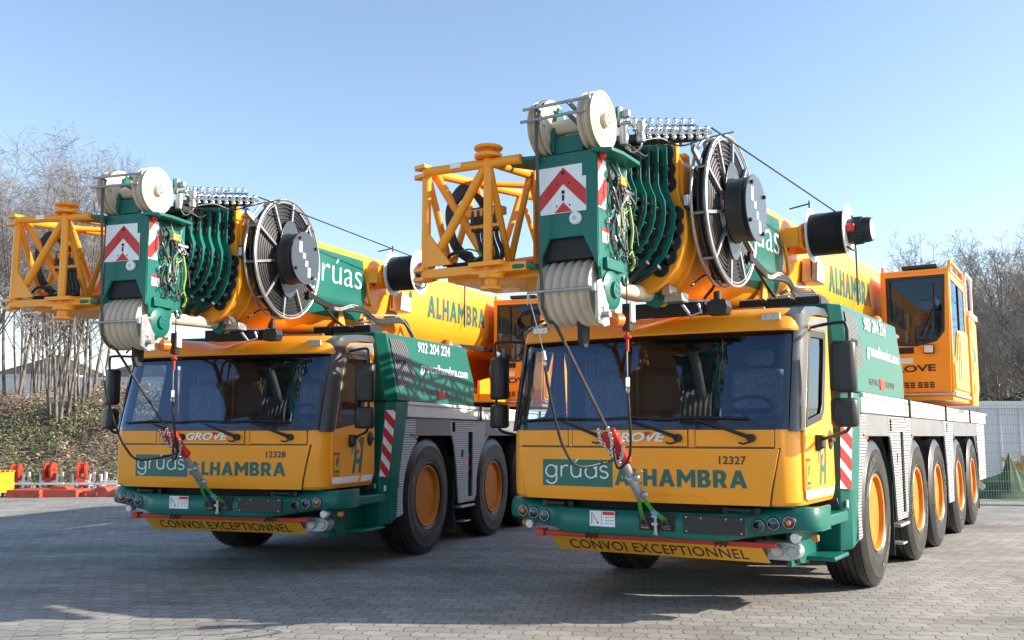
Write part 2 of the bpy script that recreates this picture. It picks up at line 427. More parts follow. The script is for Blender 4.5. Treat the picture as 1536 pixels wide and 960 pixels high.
def rim_mesh(front):
    m = MB()
    d = -.20
    m.lathe([(.345, -.03), (.362, .012), (.355, .018), (.335, .012), (.325, -.02), (.318, -.06), (.312, d + .04), (.29, d), (.26, d), (.17, d + .005), (.16, d + .02), (.0001, d + .02)], (0, 0, 0), 'x', 56)
    for k in range(10):
        a = 2 * pi * k / 10
        m.cyl((d - .005, .215 * cos(a), .215 * sin(a)), (d + .035, .215 * cos(a), .215 * sin(a)), .017, 6)
    return m
def arc_text(name, s_, mat, parent, r0, h, a_mid, span, xoff):
    return text(name, s_, mat, parent, (0, 0, 0), (0, 1, 0), (0, 0, 1), span, h, offset=.01,
                warp=lambda u, w, z: Vector((xoff + z, -(r0 + w) * sin(a_mid + span / 2 - u) , (r0 + w) * cos(a_mid + span / 2 - u))))
proto_w = {}
def wheel(i, y, side):
    front = i in (0, )
    kind = 'a' if front else 'b'
    if kind not in proto_w:
        hub = MB(); d = -.20
        hub.lathe([(.15, d + .01), (.14, d + .03), (.10, d + .045), (.095, d + .07), (.05, d + .075), (.0001, d + .075)] if front else [(.165, d + .01), (.16, d + .09), (.13, d + .12), (.0001, d + .125)], (0, 0, 0), 'x', 32)
        root = rim_mesh(front).build('wheel', M['rim'], crane)
        tyre_mesh().build('tyre', M['rubber'], root, smooth=28)
        hub.build('hub', M['rim'], root)
        for am in (R(40), R(220)):
            arc_text('tyre_lettering', 'MICHELIN', M['rubber_letter'], root, .475, .075, am, R(62), .0305)
        proto_w[kind] = root; o = root
    else:
        src = proto_w[kind]; o = src.copy(); col.objects.link(o)
        for ch in src.children:
            c = ch.copy(); col.objects.link(c); c.parent = o
    o.location = (side * HX, y, WR); o.rotation_euler = (R(37 * i) if side > 0 else R(23 * i), 0, 0 if side > 0 else pi)
    return o
for i, y in enumerate(AXLES):
    for s in (1, -1): wheel(i, y, s)

# ---- chassis ------------------------------------------------------
m = MB()
m.box(-.5, .5, .3, 11.6, .62, 1.5); m.box(-.98, .98, 1.0, 11.5, 1.35, 1.598)
for y in AXLES: m.cyl((-1.0, y, WR), (1.0, y, WR), .16, 14)
m.box(-.95, .95, 3.05, 3.85, .6, 1.4); m.box(-.95, .95, 6.95, 7.45, .6, 1.4); m.box(-1.0, 1.0, 10.6, 11.4, .65, 1.4)
m.box(-.9, .9, .35, 1.15, .5, .9)
m.build('chassis', M['dark'], crane, bevel=.02)
m = MB()
for s in (1, -1):
    m.box(s * 1.33 - .03, s * 1.33 + .07 if s > 0 else s * 1.33 - .07 + .1, 1.6, 11.7, 1.612, 1.775)
    m.box(s * 1.375 - .045, s * 1.375 + .045, 1.6, 11.72, 1.75, 1.79)
m.box(-1.3, 1.3, 11.62, 11.72, 1.612, 1.775)
deck = m.build('deck_rail', M['white'], crane, bevel=.008)
m = MB(); m.box(-1.3, 1.3, 3.62, 11.62, 1.70, 1.735); m.build('deck_plate', M['galv'], crane)
m = MB()
for s in (1, -1):
    x0 = s * 1.375
    for a, b in ((1.7, 2.95), (4.2, 6.85), (7.6, 10.6)):
        m.box(min(x0, x0 - s * .02), max(x0, x0 - s * .02), a, b, 1.40, 1.611)
        m.box(min(x0 - s * .018, x0 + s * .012), max(x0 - s * .018, x0 + s * .012), a + .01, b - .01, 1.40, 1.425)
split_build(m, 'fender_strip', M['grey'], crane, .004)
def arc(cy, cz, r, a0, a1, n=10): return [(cy + r * cos(a0 + (a1 - a0) * i / n), cz + r * sin(a0 + (a1 - a0) * i / n)) for i in range(n + 1)]
def side_plates():
    for s in (1, -1):
        x1, x2 = (1.357, 1.377) if s > 0 else (-1.377, -1.357)
        rr = .745
        def arcz(cy, z_hi, z_lo, front):
            a_hi = math.asin((z_hi - WR) / rr); a_lo = math.asin(max(-.98, (z_lo - WR) / rr))
            a = [a_hi + (a_lo - a_hi) * i / 8 for i in range(9)]
            return [(cy - rr * cos(t) if front else cy + rr * cos(t), WR + rr * sin(t)) for t in a]
        # in front of wheel 1
        m = MB(); m.prism([(1.52, 1.595), (1.86, 1.595), (1.86, 1.41)] + [p for p in arcz(2.273, 1.33, .52, True)] + [(1.40, .50), (1.40, .95)], 'x', x1, x2)
        m.build('tread_panel', M['tread'], crane, bevel=.003)
        # between wheels 1 and 2 with a tool slot
        m = MB(); m.plate([(2.92, 1.60), (4.20, 1.60), (4.2, 1.41)] + arcz(4.60, 1.36, .56, True)[:7] + [(3.86, .62), (3.78, .54), (3.22, .54), (3.14, 1.0), (3.06, 1.25), (2.98, 1.395), (2.92, 1.40)],
                          [[(2.99, 1.45), (3.10, 1.45), (3.10, 1.57), (2.99, 1.57)], [(3.55, .60), (3.72, .60), (3.72, 1.45), (3.55, 1.45)], [(3.30, 1.12), (3.38, 1.12), (3.38, 1.22), (3.30, 1.22)]], 'x', x1, x2)
        pa = m.build('tread_panel', M['tread'], crane, bevel=.003)
        m = MB(); m.box(s * 1.32 - .01, s * 1.32 + .01, 3.2, 3.8, .57, 1.5); m.build('locker', M['teal'], pa)
        m = MB(); m.poly([(s * 1.332, 3.57, .95), (s * 1.332, 3.70, .95), (s * 1.332, 3.70, 1.16), (s * 1.332, 3.57, 1.16)]); m.build('marker_plate', M['offwhite'], pa)
        m = MB(); m.poly([(s * 1.335, 3.57, .95), (s * 1.335, 3.66, .95), (s * 1.335, 3.70, 1.02), (s * 1.335, 3.70, 1.16), (s * 1.335, 3.64, 1.10), (s * 1.335, 3.57, 1.0)]); m.build('marker_stripe', M['redsheet'], pa)
        # between wheels 3 and 4
        m = MB(); m.plate([(6.80, 1.60), (7.62, 1.60), (7.62, 1.41), (7.60, 1.35), (7.46, .95), (7.44, .50), (6.96, .50), (6.92, 1.0), (6.80, 1.38)], [[(7.0, 1.44), (7.12, 1.44), (7.12, 1.57), (7.0, 1.57)]], 'x', x1, x2)
        m.build('tread_panel', M['tread'], crane, bevel=.003)
        m = MB(); m.prism([(10.58, 1.60), (11.6, 1.60), (11.6, .66), (10.56, .66), (10.60, 1.0), (10.50, 1.3)], 'x', x1, x2)
        m.build('tread_panel', M['tread'], crane, bevel=.003)
        # wheel-arch liners and mud flaps
        m = MB()
        for cy in AXLES:
            pts = arc(cy, WR, .80, R(12), R(168), 12)
            m.loft([[(s * .93, y, z), (s * 1.355, y, z)] for y, z in pts], False, False)
        m.build('wheel_arch', M['dark'], crane)
        for y in (3.12, 10.62, 6.93):
            m = MB(); m.box(s * 1.15 - .2, s * 1.15 + .2, y, y + .012, .2, .95); m.build('mud_flap', M['black'], crane)
        m = MB(); m.box(s * 1.30 - .1, s * 1.30 + .1, 3.25, 3.75, .47, .50); m.box(s * 1.33 - .06, s * 1.33 + .06, 3.4, 3.62, .28, .30); m.build('access_step', M['alu'], crane, bevel=.006)
        for y, z in ((1.83, 1.37), (4.23, 1.37), (7.64, 1.37)):
            m = MB(); m.box(s * 1.37 - .012, s * 1.37 + .012, y, y + .09, z, z + .055); m.build('side_marker', M['amber'], crane, bevel=.006)
        for y in (3.85, 6.6, 9.2):
            m = MB(); m.box(s * 1.43 - .012, s * 1.43 + .012, y, y + .05, 1.60, 1.80); m.build('rail_clip', M['black'], crane, bevel=.005)
side_plates()
m = MB(); m.box(-1.2, 1.2, 11.72, 11.82, .75, 1.55); m.build('rear_bumper', M['teal'], crane, bevel=.02)
# outrigger boxes
for y in (3.5, 11.0):
    m = MB(); m.box(-1.33, 1.33, y - .16, y + .16, .75, 1.12); m.build('outrigger_beam', M['teal'], crane, bevel=.01)

# ---- engine cowl, both sides -------------------------------------
def cowl(s):
    A = [(1.285, .93, 2.53), (1.30, 1.225, 1.70), (1.30, 1.08, .96), (1.26, 1.18, .42)]
    B = [(1.385, 1.03, 2.53), (1.385, 1.325, 1.70), (1.375, 1.16, .95), (1.345, 1.30, .44)]
    sx = lambda p: (s * p[0], p[1], p[2])
    m = MB()
    Rr = [(1.405, 3.36, 2.555), (1.41, 3.68, 2.08), (1.41, 3.68, 1.79), (1.395, 1.42, 1.79)]
    Li = [(.55, p[1], p[2]) for p in A[:2]]
    # upper body as a closed solid: outline in yz, inner face at x=.75
    Ain = (.80, .93, 2.53); Akin = (.80, 1.225, 1.79)
    out = [B[0], Rr[0], Rr[1], Rr[2], (1.395, 1.31, 1.79)]
    inn = [(.78, 1.0, 2.53), (.78, 3.36, 2.555), (.78, 3.68, 2.08), (.78, 3.68, 1.79), (.78, 1.2, 1.79)]
    vo = [m.bm.verts.new(sx(p)) for p in out]; vi = [m.bm.verts.new(sx(p)) for p in inn]
    a0 = m.bm.verts.new(sx(A[0])); a1 = m.bm.verts.new(sx((1.30, 1.20, 1.79))); i0 = m.bm.verts.new(sx((.78, .93, 2.53))); i1 = m.bm.verts.new(sx((.78, 1.2, 1.79)))
    m.face(vo); 
    for k in range(1, 4): m.face([vo[k], vo[k + 1], vi[k + 1], vi[k]])
    m.face([a0, vo[0], vo[1], vi[1], i0]); m.face([a0, a1, vo[4], vo[0]]); m.face([i0, i1, a1, a0]); m.face([i0, vi[1], vi[2], vi[3], i1]); m.face([a1, i1, vi[3], vo[4]] ) if False else None
    c = m.build('engine_cowl', M['teal'], crane, bevel=.012)
    # fender below: front face, chamfer, short side
    m = MB(); K = 8
    A2 = [(1.30, 1.225, 1.782), A[2], A[3]]; B2 = [(1.387, 1.325, 1.782), B[2], B[3]]
    C2 = [(1.392, 1.62, 1.782), (1.385, 1.42, .95), (1.36, 1.50, .50)]
    D2 = [(1.20, 1.62, 1.782), (1.2, 1.42, .95), (1.2, 1.50, .50)]; E2 = [(.95, 1.25, 1.782), (.95, 1.12, .96), (.95, 1.20, .42)]
    m.loft([[sx(p) for p in (e, a, b, c_, d)] for e, a, b, c_, d in zip(E2, A2, B2, C2, D2)], True, True)
    f = m.build('front_fender', M['teal'], crane, bevel=.01)
    # warning stripes on the chamfer
    a_t, a_b, b_t, b_b = Vector(A2[0]), Vector(A[2]), Vector(B2[0]), Vector(B[2])
    a_t = a_t.lerp(a_b, .12); b_t = b_t.lerp(b_b, .12)
    nrm = (b_t - a_t).cross(a_b - a_t).normalized()
    if nrm.x < 0: nrm = -nrm
    off = nrm * .005
    P = lambda u, v: Vector(sx(a_t.lerp(b_t, .02 + .96 * u).lerp(a_b.lerp(b_b, .02 + .96 * u), v) + off))
    m = MB(); m.poly([P(0, 0), P(1, 0), P(1, 1), P(0, 1)]); st = m.build('warning_panel', M['offwhite'], f, smooth=0)
    off = nrm * .008
    m = MB()
    for k in range(-1, 5):
        v0 = k * .25 + .0; lo, hi = v0, v0 + .135
        sl = .16
        pts = []
        for u, v in ((0, lo), (1, lo + sl), (1, hi + sl), (0, hi)): pts.append([u, v])
        q_ = []
        # clip to 0..1 in v
        def clip(poly, lim, keep_low):
            o = []
            for (u1, v1), (u2, v2) in zip(poly, poly[1:] + poly[:1]):
                in1 = v1 <= lim if keep_low else v1 >= lim; in2 = v2 <= lim if keep_low else v2 >= lim
                if in1: o.append((u1, v1))
                if in1 != in2:
                    t = (lim - v1) / (v2 - v1); o.append((u1 + (u2 - u1) * t, lim))
            return o
        q_ = clip(clip([tuple(p) for p in pts], 1, True), 0, False)
        if len(q_) > 2: m.poly([P(u, v) for u, v in q_])
    m.build('warning_stripe', M['redsheet'], f, smooth=0)
    m = MB(); m.box(*sorted((s * 1.335, s * 1.35)), 1.13, 1.16, .80, .86); m.build('small_label', M['offwhite'], f)
    if True:
        x = s * 1.400
        xs = lambda y, z: s * (1.387 + (y - 1.03) * .0088 + .004)
        m = MB(); pts = [(1.09, 2.47), (1.46, 2.49), (1.78, 2.09), (1.36, 1.90)]
        if s < 0: pts = pts[::-1]
        m.loft([[(xs(y, z), y, z) for y, z in pts], [(xs(y, z) + s * .006, y, z) for y, z in pts]], True, True); gr = m.build('air_grille', M['grille'], c, smooth=0)
        if s > 0:
            text('cowl_lettering', '902 204 224', M['offwhite'], c, (1.399, 1.83, 2.375), (.006, 1, .02), (0, 0, 1), .98, .125, offset=.012)
            text('cowl_lettering', 'gruasalhambra.com', M['offwhite'], c, (1.400, 1.92, 2.115), (.006, 1, 0), (0, 0, 1), 1.50, .150, offset=.012)
            text('grille_lettering', 'GROVE', M['dark_letter'], c, (1.402, 1.27, 2.20), (.006, 1, 0), (0, 0, 1), .26, .055, offset=.01)
            text('cowl_small_lettering', 'GMK', M['pillar'], c, (1.404, 1.98, 1.88), (.006, 1, 0), (0, 0, 1), .42, .06)
            text('cowl_small_lettering', '5250', M['pillar'], c, (1.408, 2.72, 1.88), (.006, 1, 0), (0, 0, 1), .42, .06)
            m = MB(); m.prism([(2.44, 1.85), (2.66, 1.85), (2.66, 1.95), (2.44, 1.95)], 'x', 1.405, 1.4095); m.build('red_badge', M['redsheet'], c, smooth=0)
    return c
for s in (1, -1): cowl(s)
m = MB(); m.box(-.78, .78, 1.05, 3.5, 1.8, 2.30); m.build('engine_deck', M['dark'], crane, bevel=.02)
m = MB(); m.tube([(.95, 3.9, 1.75), (.95, 3.9, 2.45)], .12, 20); m.tube([(.95, 3.9, 2.42), (.95, 4.0, 2.55), (.95, 4.15, 2.6)], .10, 16, smooth=4); m.build('exhaust_pipe', M['steel'], crane)
# black slotted intake boxes behind the cab roof
m = MB()
for k in range(3):
    m.box(.50 + k * .25, .73 + k * .25, .98, 1.25, 2.48, 2.60)
    for j in range(9): m.box(.51 + k * .25 + j * .025, .52 + k * .25 + j * .025, .965, 1.2, 2.50, 2.62)
m.box(.45, 1.24, 1.0, 1.4, 2.42, 2.485)
m.build('intake_box', M['black'], crane, bevel=.006)
for x, y in ((1.24, 3.1),):
    m = MB(); m.lathe([(.001, .09), (.06, .085), (.085, .05), (.09, 0), (.001, 0)], (x, y, 2.56), 'z', 24); m.build('beacon', M['amber'], crane)

# ---- carrier cab --------------------------------------------------
def fy(x, z=1.2):
    """front surface of the cab"""
    ax = abs(x)
    if ax <= 1.08: y = -.225 + .095 * (ax / 1.08) ** 2
    else:
        t = min(1, (ax - 1.08) / .19); y = -.13 + .24 * (1 - sqrt(max(0, 1 - t ** 2)))
    if z > 1.46: y += (z - 1.46) / .76 * .20
    elif z < .95: y += (.95 - z) * .25
    return y
FX = [0, .2, .4, .6, .75, .9, 1.0, 1.08, 1.13, 1.17, 1.20, 1.23, 1.25, 1.262, 1.27]
FX = [-x for x in FX[:0:-1]] + FX
def cab_parts():
    # lower body: band round the front and sides
    m = MB()
    def ring(z, inset=0, y_rear=.97):
        r = [(-1.27 + inset, y_rear, z)] + [(x * (1 - inset / 1.27), fy(x, z) + inset, z) for x in FX] + [(1.27 - inset, y_rear, z)]
        return r
    m.loft([ring(.87, .05), ring(.875, .015), ring(.90), ring(1.0), ring(1.2), ring(1.42), ring(1.455, .006), ring(1.462, .03)], False, False)
    body = m.build('carrier_cab', M['orange'], crane)
    # roof with its visor
    def roof_z(x, base):
        return base - .085 * math.exp(-((x + .12) / .36) ** 2) * max(0, min(1, (base - 2.24) / .15))
    def rr(z, dy, inset=0):
        return [(-1.27 + inset, .97, z)] + [(x * (1 - inset / 1.27), fy(x, 2.22) + dy, roof_z(x, z)) for x in FX] + [(1.27 - inset, .97, z)]
    m = MB()
    m.loft([rr(2.235, .03, .02), rr(2.225, -.035), rr(2.24, -.045), rr(2.33, -.01, .005), rr(2.385, .05, .015), rr(2.42, .13, .04), rr(2.435, .24, .10), rr(2.44, .5, .3)], False, False)
    V = [[-1.27 + .3 + (2 * .97) * i / 24, .97, 2.44] for i in range(25)]
    m.box(-1.0, 1.0, .40, .97, 2.30, 2.425)
    m.build('cab_roof', M['orange'], body)
    m = MB(); m.box(-1.25, 1.25, .955, .985, .88, 2.43); m.build('rear_wall', M['orange'], body)
    # windscreen with dark border
    m = MB()
    xs = [-1.222 + 2.444 * i / 40 for i in range(41)]; zs = [1.452 + .80 * j / 20 for j in range(21)]
    V = [[m.bm.verts.new((x, fy(x, max(z, 1.461)) + .012 - (.01 if z < 2.2 else -.01 * (z - 2.2) * 10), z)) for x in xs] for z in zs]
    for j in range(20):
        for i in range(40):
            f = m.face([V[j][i], V[j][i + 1], V[j + 1][i + 1], V[j + 1][i]])
            if i < 1 or i > 38 or j < 1 or j > 18 or (j < 2 and (i < 12 and i > 3 or i > 27 and i < 36)): f.material_index = 1
    m.build('windscreen', [M['glass'], M['frit']], body)
    for s in (1, -1):
        # pillar trim curving from the sill up over the door
        m = MB()
        path = []
        def P(x, z): return Vector((s * x, fy(x, z), z))
        inner, outer = [], []
        for z in (1.44, 1.6, 1.8, 2.0, 2.15, 2.25):
            inner.append(P(1.214, z) + Vector((0, -.012, 0))); outer.append(Vector((s * 1.283, fy(1.24, z) + .10, z)))
        mid = [Vector((s * 1.262, fy(1.235, z) - .012, z)) for z in (1.44, 1.6, 1.8, 2.0, 2.15, 2.25)]
        back = [v + Vector((0, .03, 0)) for v in outer]
        inner += [Vector((s * 1.17, .10, 2.36)), Vector((s * 1.18, .25, 2.425)), Vector((s * 1.19, .6, 2.455)), Vector((s * 1.19, .95, 2.475))]
        mid += [Vector((s * 1.265, .16, 2.36)), Vector((s * 1.265, .30, 2.43)), Vector((s * 1.265, .6, 2.465)), Vector((s * 1.265, .95, 2.485))]
        outer += [Vector((s * 1.285, .28, 2.33)), Vector((s * 1.285, .36, 2.385)), Vector((s * 1.285, .6, 2.415)), Vector((s * 1.285, .95, 2.43))]
        back += [Vector((s * 1.285, .31, 2.31)), Vector((s * 1.285, .38, 2.365)), Vector((s * 1.285, .6, 2.395)), Vector((s * 1.285, .95, 2.41))]
        cen = [(a + c) / 2 + Vector((-s * .05, .08, -.02)) for a, c in zip(inner, outer)]
        m.loft([[a, b, c, d, e] for a, b, c, d, e in zip(inner, mid, outer, back, cen)], True, True)
        m.build('pillar_trim', M['pillar'], body, smooth=50)
        # door with a window
        x0, x1 = sorted((s * 1.262, s * 1.284))
        m = MB(); outer2 = [(.12, .905), (.93, .905), (1.0, 1.0), (.985, 1.5), (.94, 2.0), (.92, 2.40), (.40, 2.36), (.32, 2.29), (.12, 1.462), (.06, 1.43), (.06, 1.0)]
        win = [(.155, 1.50), (.60, 1.55), (.67, 1.63), (.79, 2.12), (.80, 2.24), (.33, 2.22)]
        m.plate(outer2, [win], 'x', x0, x1); door = m.build('cab_door', M['orange'], crane, bevel=.006)
        xo = s * 1.285
        m = MB(); m.plate([(.125, 1.465), (.60, 1.53), (.70, 1.61), (.825, 2.12), (.83, 2.27), (.32, 2.25)], [[(.175, 1.525), (.57, 1.585), (.635, 1.66), (.745, 2.12), (.75, 2.205), (.345, 2.185)]], 'x', *sorted((s * 1.275, s * 1.291)))
        m.build('window_frame', M['black'], door, bevel=.005)
        m = MB(); m.poly([(s * 1.272, y, z) for y, z in win]); m.build('door_window', M['side_glass'], door, smooth=0)
        m = MB(); m.prism([(.335, 2.262), (.82, 2.275), (.91, 2.30), (.905, 2.39), (.41, 2.35), (.345, 2.30)], 'x', *sorted((s * 1.284, s * 1.290))); m.build('upper_trim', M['grey'], door, bevel=.003)
        # handle
        m = MB(); m.lathe([(.001, .012), (.05, .012), (.06, .008), (.062, 0), (.001, 0)] , (0, 0, 0), 'x', 8)
        for v in m.bm.verts: v.co = Vector((s * (1.284 + v.co.x), .88 + v.co.y * 1.15, 1.37 + v.co.z * 1.35))
        m.box(*sorted((s * 1.29, s * 1.315)), .82, .945, 1.355, 1.385)
        m.build('door_handle', M['black'], door, bevel=.004)
        # stylised A emblem
        def loc(u, v): return (.46 + u * .27 + v * .06, 1.015 + v * .37)
        sh = [[(.10, 0), (.30, 0), (.34, .30), (.36, .5), (.52, .62), (.40, .66), (.28, .60), (.22, .86), (.42, 1), (.2, 1), (.02, .80), (.14, .66), (.16, .4)],
              [(.62, 0), (.84, 0), (.84, 1), (.50, 1), (.38, .90), (.55, .80), (.66, .62), (.62, .45), (.50, .36), (.38, .42), (.37, .30), (.52, .26), (.62, .28)],
              [(.12, .98), (-.12, .72), (-.06, .45), (.0, .66), (.08, .80)]]
        m = MB()
        for p in sh:
            m.plate([loc(*q_) for q_ in p], [], 'x', *sorted((s * 1.2845, s * 1.2865)))
        m.build('door_emblem', M['teal_letter'], door, smooth=0)
        m = MB(); m.prism([(.075, .925), (.60, .925), (.66, .985), (.075, .985)], 'x', *sorted((s * 1.2845, s * 1.286))); m.prism([(.66, .925), (.93, .93), (.965, .985), (.72, .985)], 'x', *sorted((s * 1.2845, s * 1.286)))
        m.build('white_stripe', M['offwhite'], door, smooth=0)
        m = MB(); m.prism([(.095, 1.0), (.225, 1.0), (.225, 1.23), (.095, 1.23)], 'x', *sorted((s * 1.2845, s * 1.2855))); m.build('warning_sticker', M['redsheet'], door, smooth=0)
        m = MB(); m.prism([(.105, 1.01), (.215, 1.01), (.215, 1.205), (.105, 1.205)], 'x', *sorted((s * 1.2855, s * 1.2865))); m.build('sticker_field', M['yellow'], door, smooth=0)
        m = MB(); m.plate([(.14, 1.11), (.16, 1.17), (.18, 1.19), (.20, 1.16), (.17, 1.12), (.185, 1.09)], [], 'x', *sorted((s * 1.2866, s * 1.2874)))
        m.prism([(.115, 1.03), (.205, 1.03), (.205, 1.05), (.115, 1.05)], 'x', *sorted((s * 1.2866, s * 1.2874))); m.build('sticker_symbol', M['dark_letter'], door, smooth=0)
        # mirrors
        m = MB(); X = lambda x: s * x
        m.tube([(X(1.27), .42, 2.27), (X(1.40), .30, 2.275), (X(1.555), .20, 2.275), (X(1.60), .19, 2.25), (X(1.605), .20, 2.1), (X(1.60), .22, 1.6), (X(1.58), .24, 1.46), (X(1.50), .30, 1.42), (X(1.32), .44, 1.375)], .014, 8, smooth=3)
        mr = m.build('mirror_arm', M['black'], crane)
        m = MB(); m.tube([(X(1.275), .44, 1.30), (X(1.305), .44, 1.33), (X(1.31), .44, 1.41)], [.03, .05, .04], 12); m.build('mirror_foot', M['black'], mr)
        for z0, z1 in ((1.735, 2.13), (1.47, 1.69)):
            rot = Matrix.Translation((X(1.565), .20, 0)) @ Matrix.Rotation(s * R(28), 4, 'Z')
            m = MB(); m.prism([(-.095, .06), (-.10, -.02), (-.07, -.06), (.06, -.065), (.10, -.03), (.10, .06)], 'z', z0, z1)
            for v in m.bm.verts: v.co = rot @ v.co
            hd = m.build('mirror_head', M['black'], mr, bevel=.028)
            m = MB(); m.box(-.082, .082, .060, .064, z0 + .02, z1 - .02, rot); m.build('mirror_glass', M['mirror_glass'], mr)
    # hood panel: a raised flap over the lower front, with a dark seam
    def flap(name, pts_fn, nx, nz, lift, mat, thick=.01):
        m = MB(); A, B = [], []
        for j in range(nz + 1):
            a_, b_ = [], []
            for i in range(nx + 1):
                x, z = pts_fn(i / nx, j / nz); y = fy(x, z)
                a_.append(m.bm.verts.new((x, y - lift, z))); b_.append(m.bm.verts.new((x, y - lift + thick, z)))
            A.append(a_); B.append(b_)
        for j in range(nz):
            for i in range(nx):
                m.face([A[j][i], A[j][i + 1], A[j + 1][i + 1], A[j + 1][i]]); m.face([B[j][i], B[j + 1][i], B[j + 1][i + 1], B[j][i + 1]])
        rim = A[0] + [r[-1] for r in A[1:]] + A[-1][::-1][1:] + [r[0] for r in A[::-1][1:-1]]; rib = B[0] + [r[-1] for r in B[1:]] + B[-1][::-1][1:] + [r[0] for r in B[::-1][1:-1]]
        for i in range(len(rim)): m.face([rim[i], rib[i], rib[(i + 1) % len(rim)], rim[(i + 1) % len(rim)]])
        return m.build(name, mat, body)
    def trap(x0b, x1b, x0t, x1t, z0, z1): return lambda u, v: (lerp(lerp(x0b, x0t, v), lerp(x1b, x1t, v), u), lerp(z0, z1, v))
    flap('hood_seam', trap(-1.07, 1.07, -1.155, 1.155, .872, 1.312), 24, 6, .004, M['dark_letter'])
    flap('hood_panel', trap(-1.060, 1.060, -1.145, 1.145, .875, 1.304), 24, 6, .016, M['orange'])
    flap('hood_ledge', trap(-.62, .62, -.55, .55, .885, .935), 12, 2, .026, M['orange'], .02)
    for x0, x1 in ((-1.11, -.62), (-.57, .45), (.52, 1.11)):
        flap('upper_seam', trap(x0 - .006, x1 + .006, x0 - .006, x1 + .006, 1.314, 1.452), 10, 3, .003, M['dark_letter'])
        flap('upper_panel', trap(x0, x1, x0, x1, 1.320, 1.448), 10, 3, .010, M['orange'])
    for x in (-.595, .485): flap('filler_panel', trap(x - .018, x + .018, x - .018, x + .018, 1.328, 1.448), 3, 2, .008, M['orange'])
    def on_front(x0, z0, lift): return lambda u, w, z: Vector((x0 + u, fy(x0 + u, z0 + w) - lift - z, z0 + w))
    gp = flap('name_panel', trap(-.875, -.19, -.875, -.19, .985, 1.205), 8, 2, .019, M['teal_letter'])
    def strokes_text():
        # thin rounded lower-case word drawn with round strokes
        k = .0075; x0, z0 = -.845, 1.062; h = .085
        def ell(cx, cz, rx, rz, a0, a1, n=14): return [(cx + rx * cos(R(a0 + (a1 - a0) * i / n)), cz + rz * sin(R(a0 + (a1 - a0) * i / n))) for i in range(n + 1)]
        S = []
        cx = .06; S += [ell(cx, .045, .055, .05, 0, 360, 24), [(.116, .096), (.116, -.02)] + ell(.062, -.02, .054, .042, 0, -160, 10)]
        S += [[(.165, 0), (.165, .094)], [(.165, .05)] + ell(.213, .045, .048, .05, 160, 65, 8)]
        S += [[(.265, .095), (.265, .04)] + ell(.311, .045, .046, .048, 185, 350, 12) + [(.357, .095)], [(.357, .095), (.357, 0)], [(.305, .125), (.335, .155)]]
        S += [ell(.455, .045, .052, .05, 0, 360, 24), [(.507, .095), (.507, 0)]]
        S += [ell(.578, .072, .034, .024, 25, 250, 10) + ell(.578, .022, .036, .026, 75, -160, 12)]
        m = MB()
        for s_ in S:
            pts = []
            for u, w in s_:
                x = x0 + u * 1.0; z = z0 + w * .98; pts.append((x, fy(x, z) - .0205, z))
            m.tube(pts, k, 6)
        return m.build('panel_lettering', M['offwhite'], body)
    strokes_text()
    block_text('hood_lettering', 'ALHAMBRA', M['teal_letter'], body, 1.08, .135, on_front(-.17, 1.005, .0165), gap=.13)
    text('badge_lettering', 'GROVE', M['silver_letter'], body, None, (1, 0, 0), (0, 0, 1), .50, .075, offset=.035, shear=.25, thick=.012, warp=on_front(-.22, 1.355, .011))
    m = MB(); m.poly([(.095, fy(.1, 1.4) - .026, 1.432), (.155, fy(.15, 1.4) - .026, 1.432), (.118, fy(.12, 1.4) - .026, 1.395)]); m.build('badge_tip', M['redsheet'], body, smooth=0)
    for x, z in ((1.06, 2.335), (-1.02, 2.335)):
        m = MB(); y = fy(x, 2.22) - .005; m.box(x - .075, x + .075, y - .02, y + .01, z - .028, z + .028); m.cyl((x - .03, y - .025, z), (x - .03, y, z), .012, 8); m.cyl((x + .03, y - .025, z), (x + .03, y, z), .012, 8); m.build('marker_lamp', M['alu'], body, bevel=.008)
    # clutter on the roof: cable coil, dark tray, perforated strip, horn
    m = MB()
    for k in range(5): m.tube([(-1.16 + .17 * cos(a) , .16 + .05 * sin(a * 2) + .01 * k, 2.43 + .09 * sin(a) + .008 * k) for a in [2 * pi * i / 14 for i in range(15)]], .011, 6)
    m.tube([(-1.0, .2, 2.47), (-1.2, .1, 2.38), (-1.32, .12, 2.30)], .011, 6, smooth=4); m.build('cable_coil', M['hose'], body)
    m = MB(); m.box(-.15, .40, .55, .9, 2.42, 2.50); m.box(-.1, .1, .5, .56, 2.40, 2.55); m.build('roof_tray', M['dark'], body, bevel=.008)
    m = MB(); m.box(.40, .85, .58, .62, 2.43, 2.49)
    for k in range(14): m.cyl((.42 + k * .03, .578, 2.465), (.42 + k * .03, .575, 2.465), .006, 6)
    m.build('roof_strip', M['steel'], body); m = MB(); m.lathe([(.001, 0), (.035, 0), (.045, .03), (.045, .08), (.001, .09)], (-.35, .6, 2.41), 'z', 18); m.build('roof_sensor', M['black'], body)
    # wipers
    for px in (-.27, .38, .95):
        y0 = fy(px, 1.40) - .02
        m = MB(); m.lathe([(.001, -.035), (.03, -.03), (.034, 0), (.03, .03), (.001, .03)], (px, y0, 1.385), 'y', 14)
        e = (px - .42, fy(px - .42, 1.5) - .035, 1.53)
        m.tube([(px, y0 - .03, 1.39), (px - .14, fy(px - .14, 1.47) - .06, 1.44), e], [.018, .013, .008], 8)
        m.tube([(px - .80, fy(px - .80, 1.53) - .018, 1.535), (px - .42, fy(px - .42, 1.53) - .022, 1.55), (px - .02, fy(px - .02, 1.53) - .018, 1.535)], .009, 6)
        m.tube([(px, y0, 1.36), (px - .06, y0 - .01, 1.34), (px - .10, y0 - .005, 1.35)], .007, 6)
        m.build('wiper', M['black'], body)
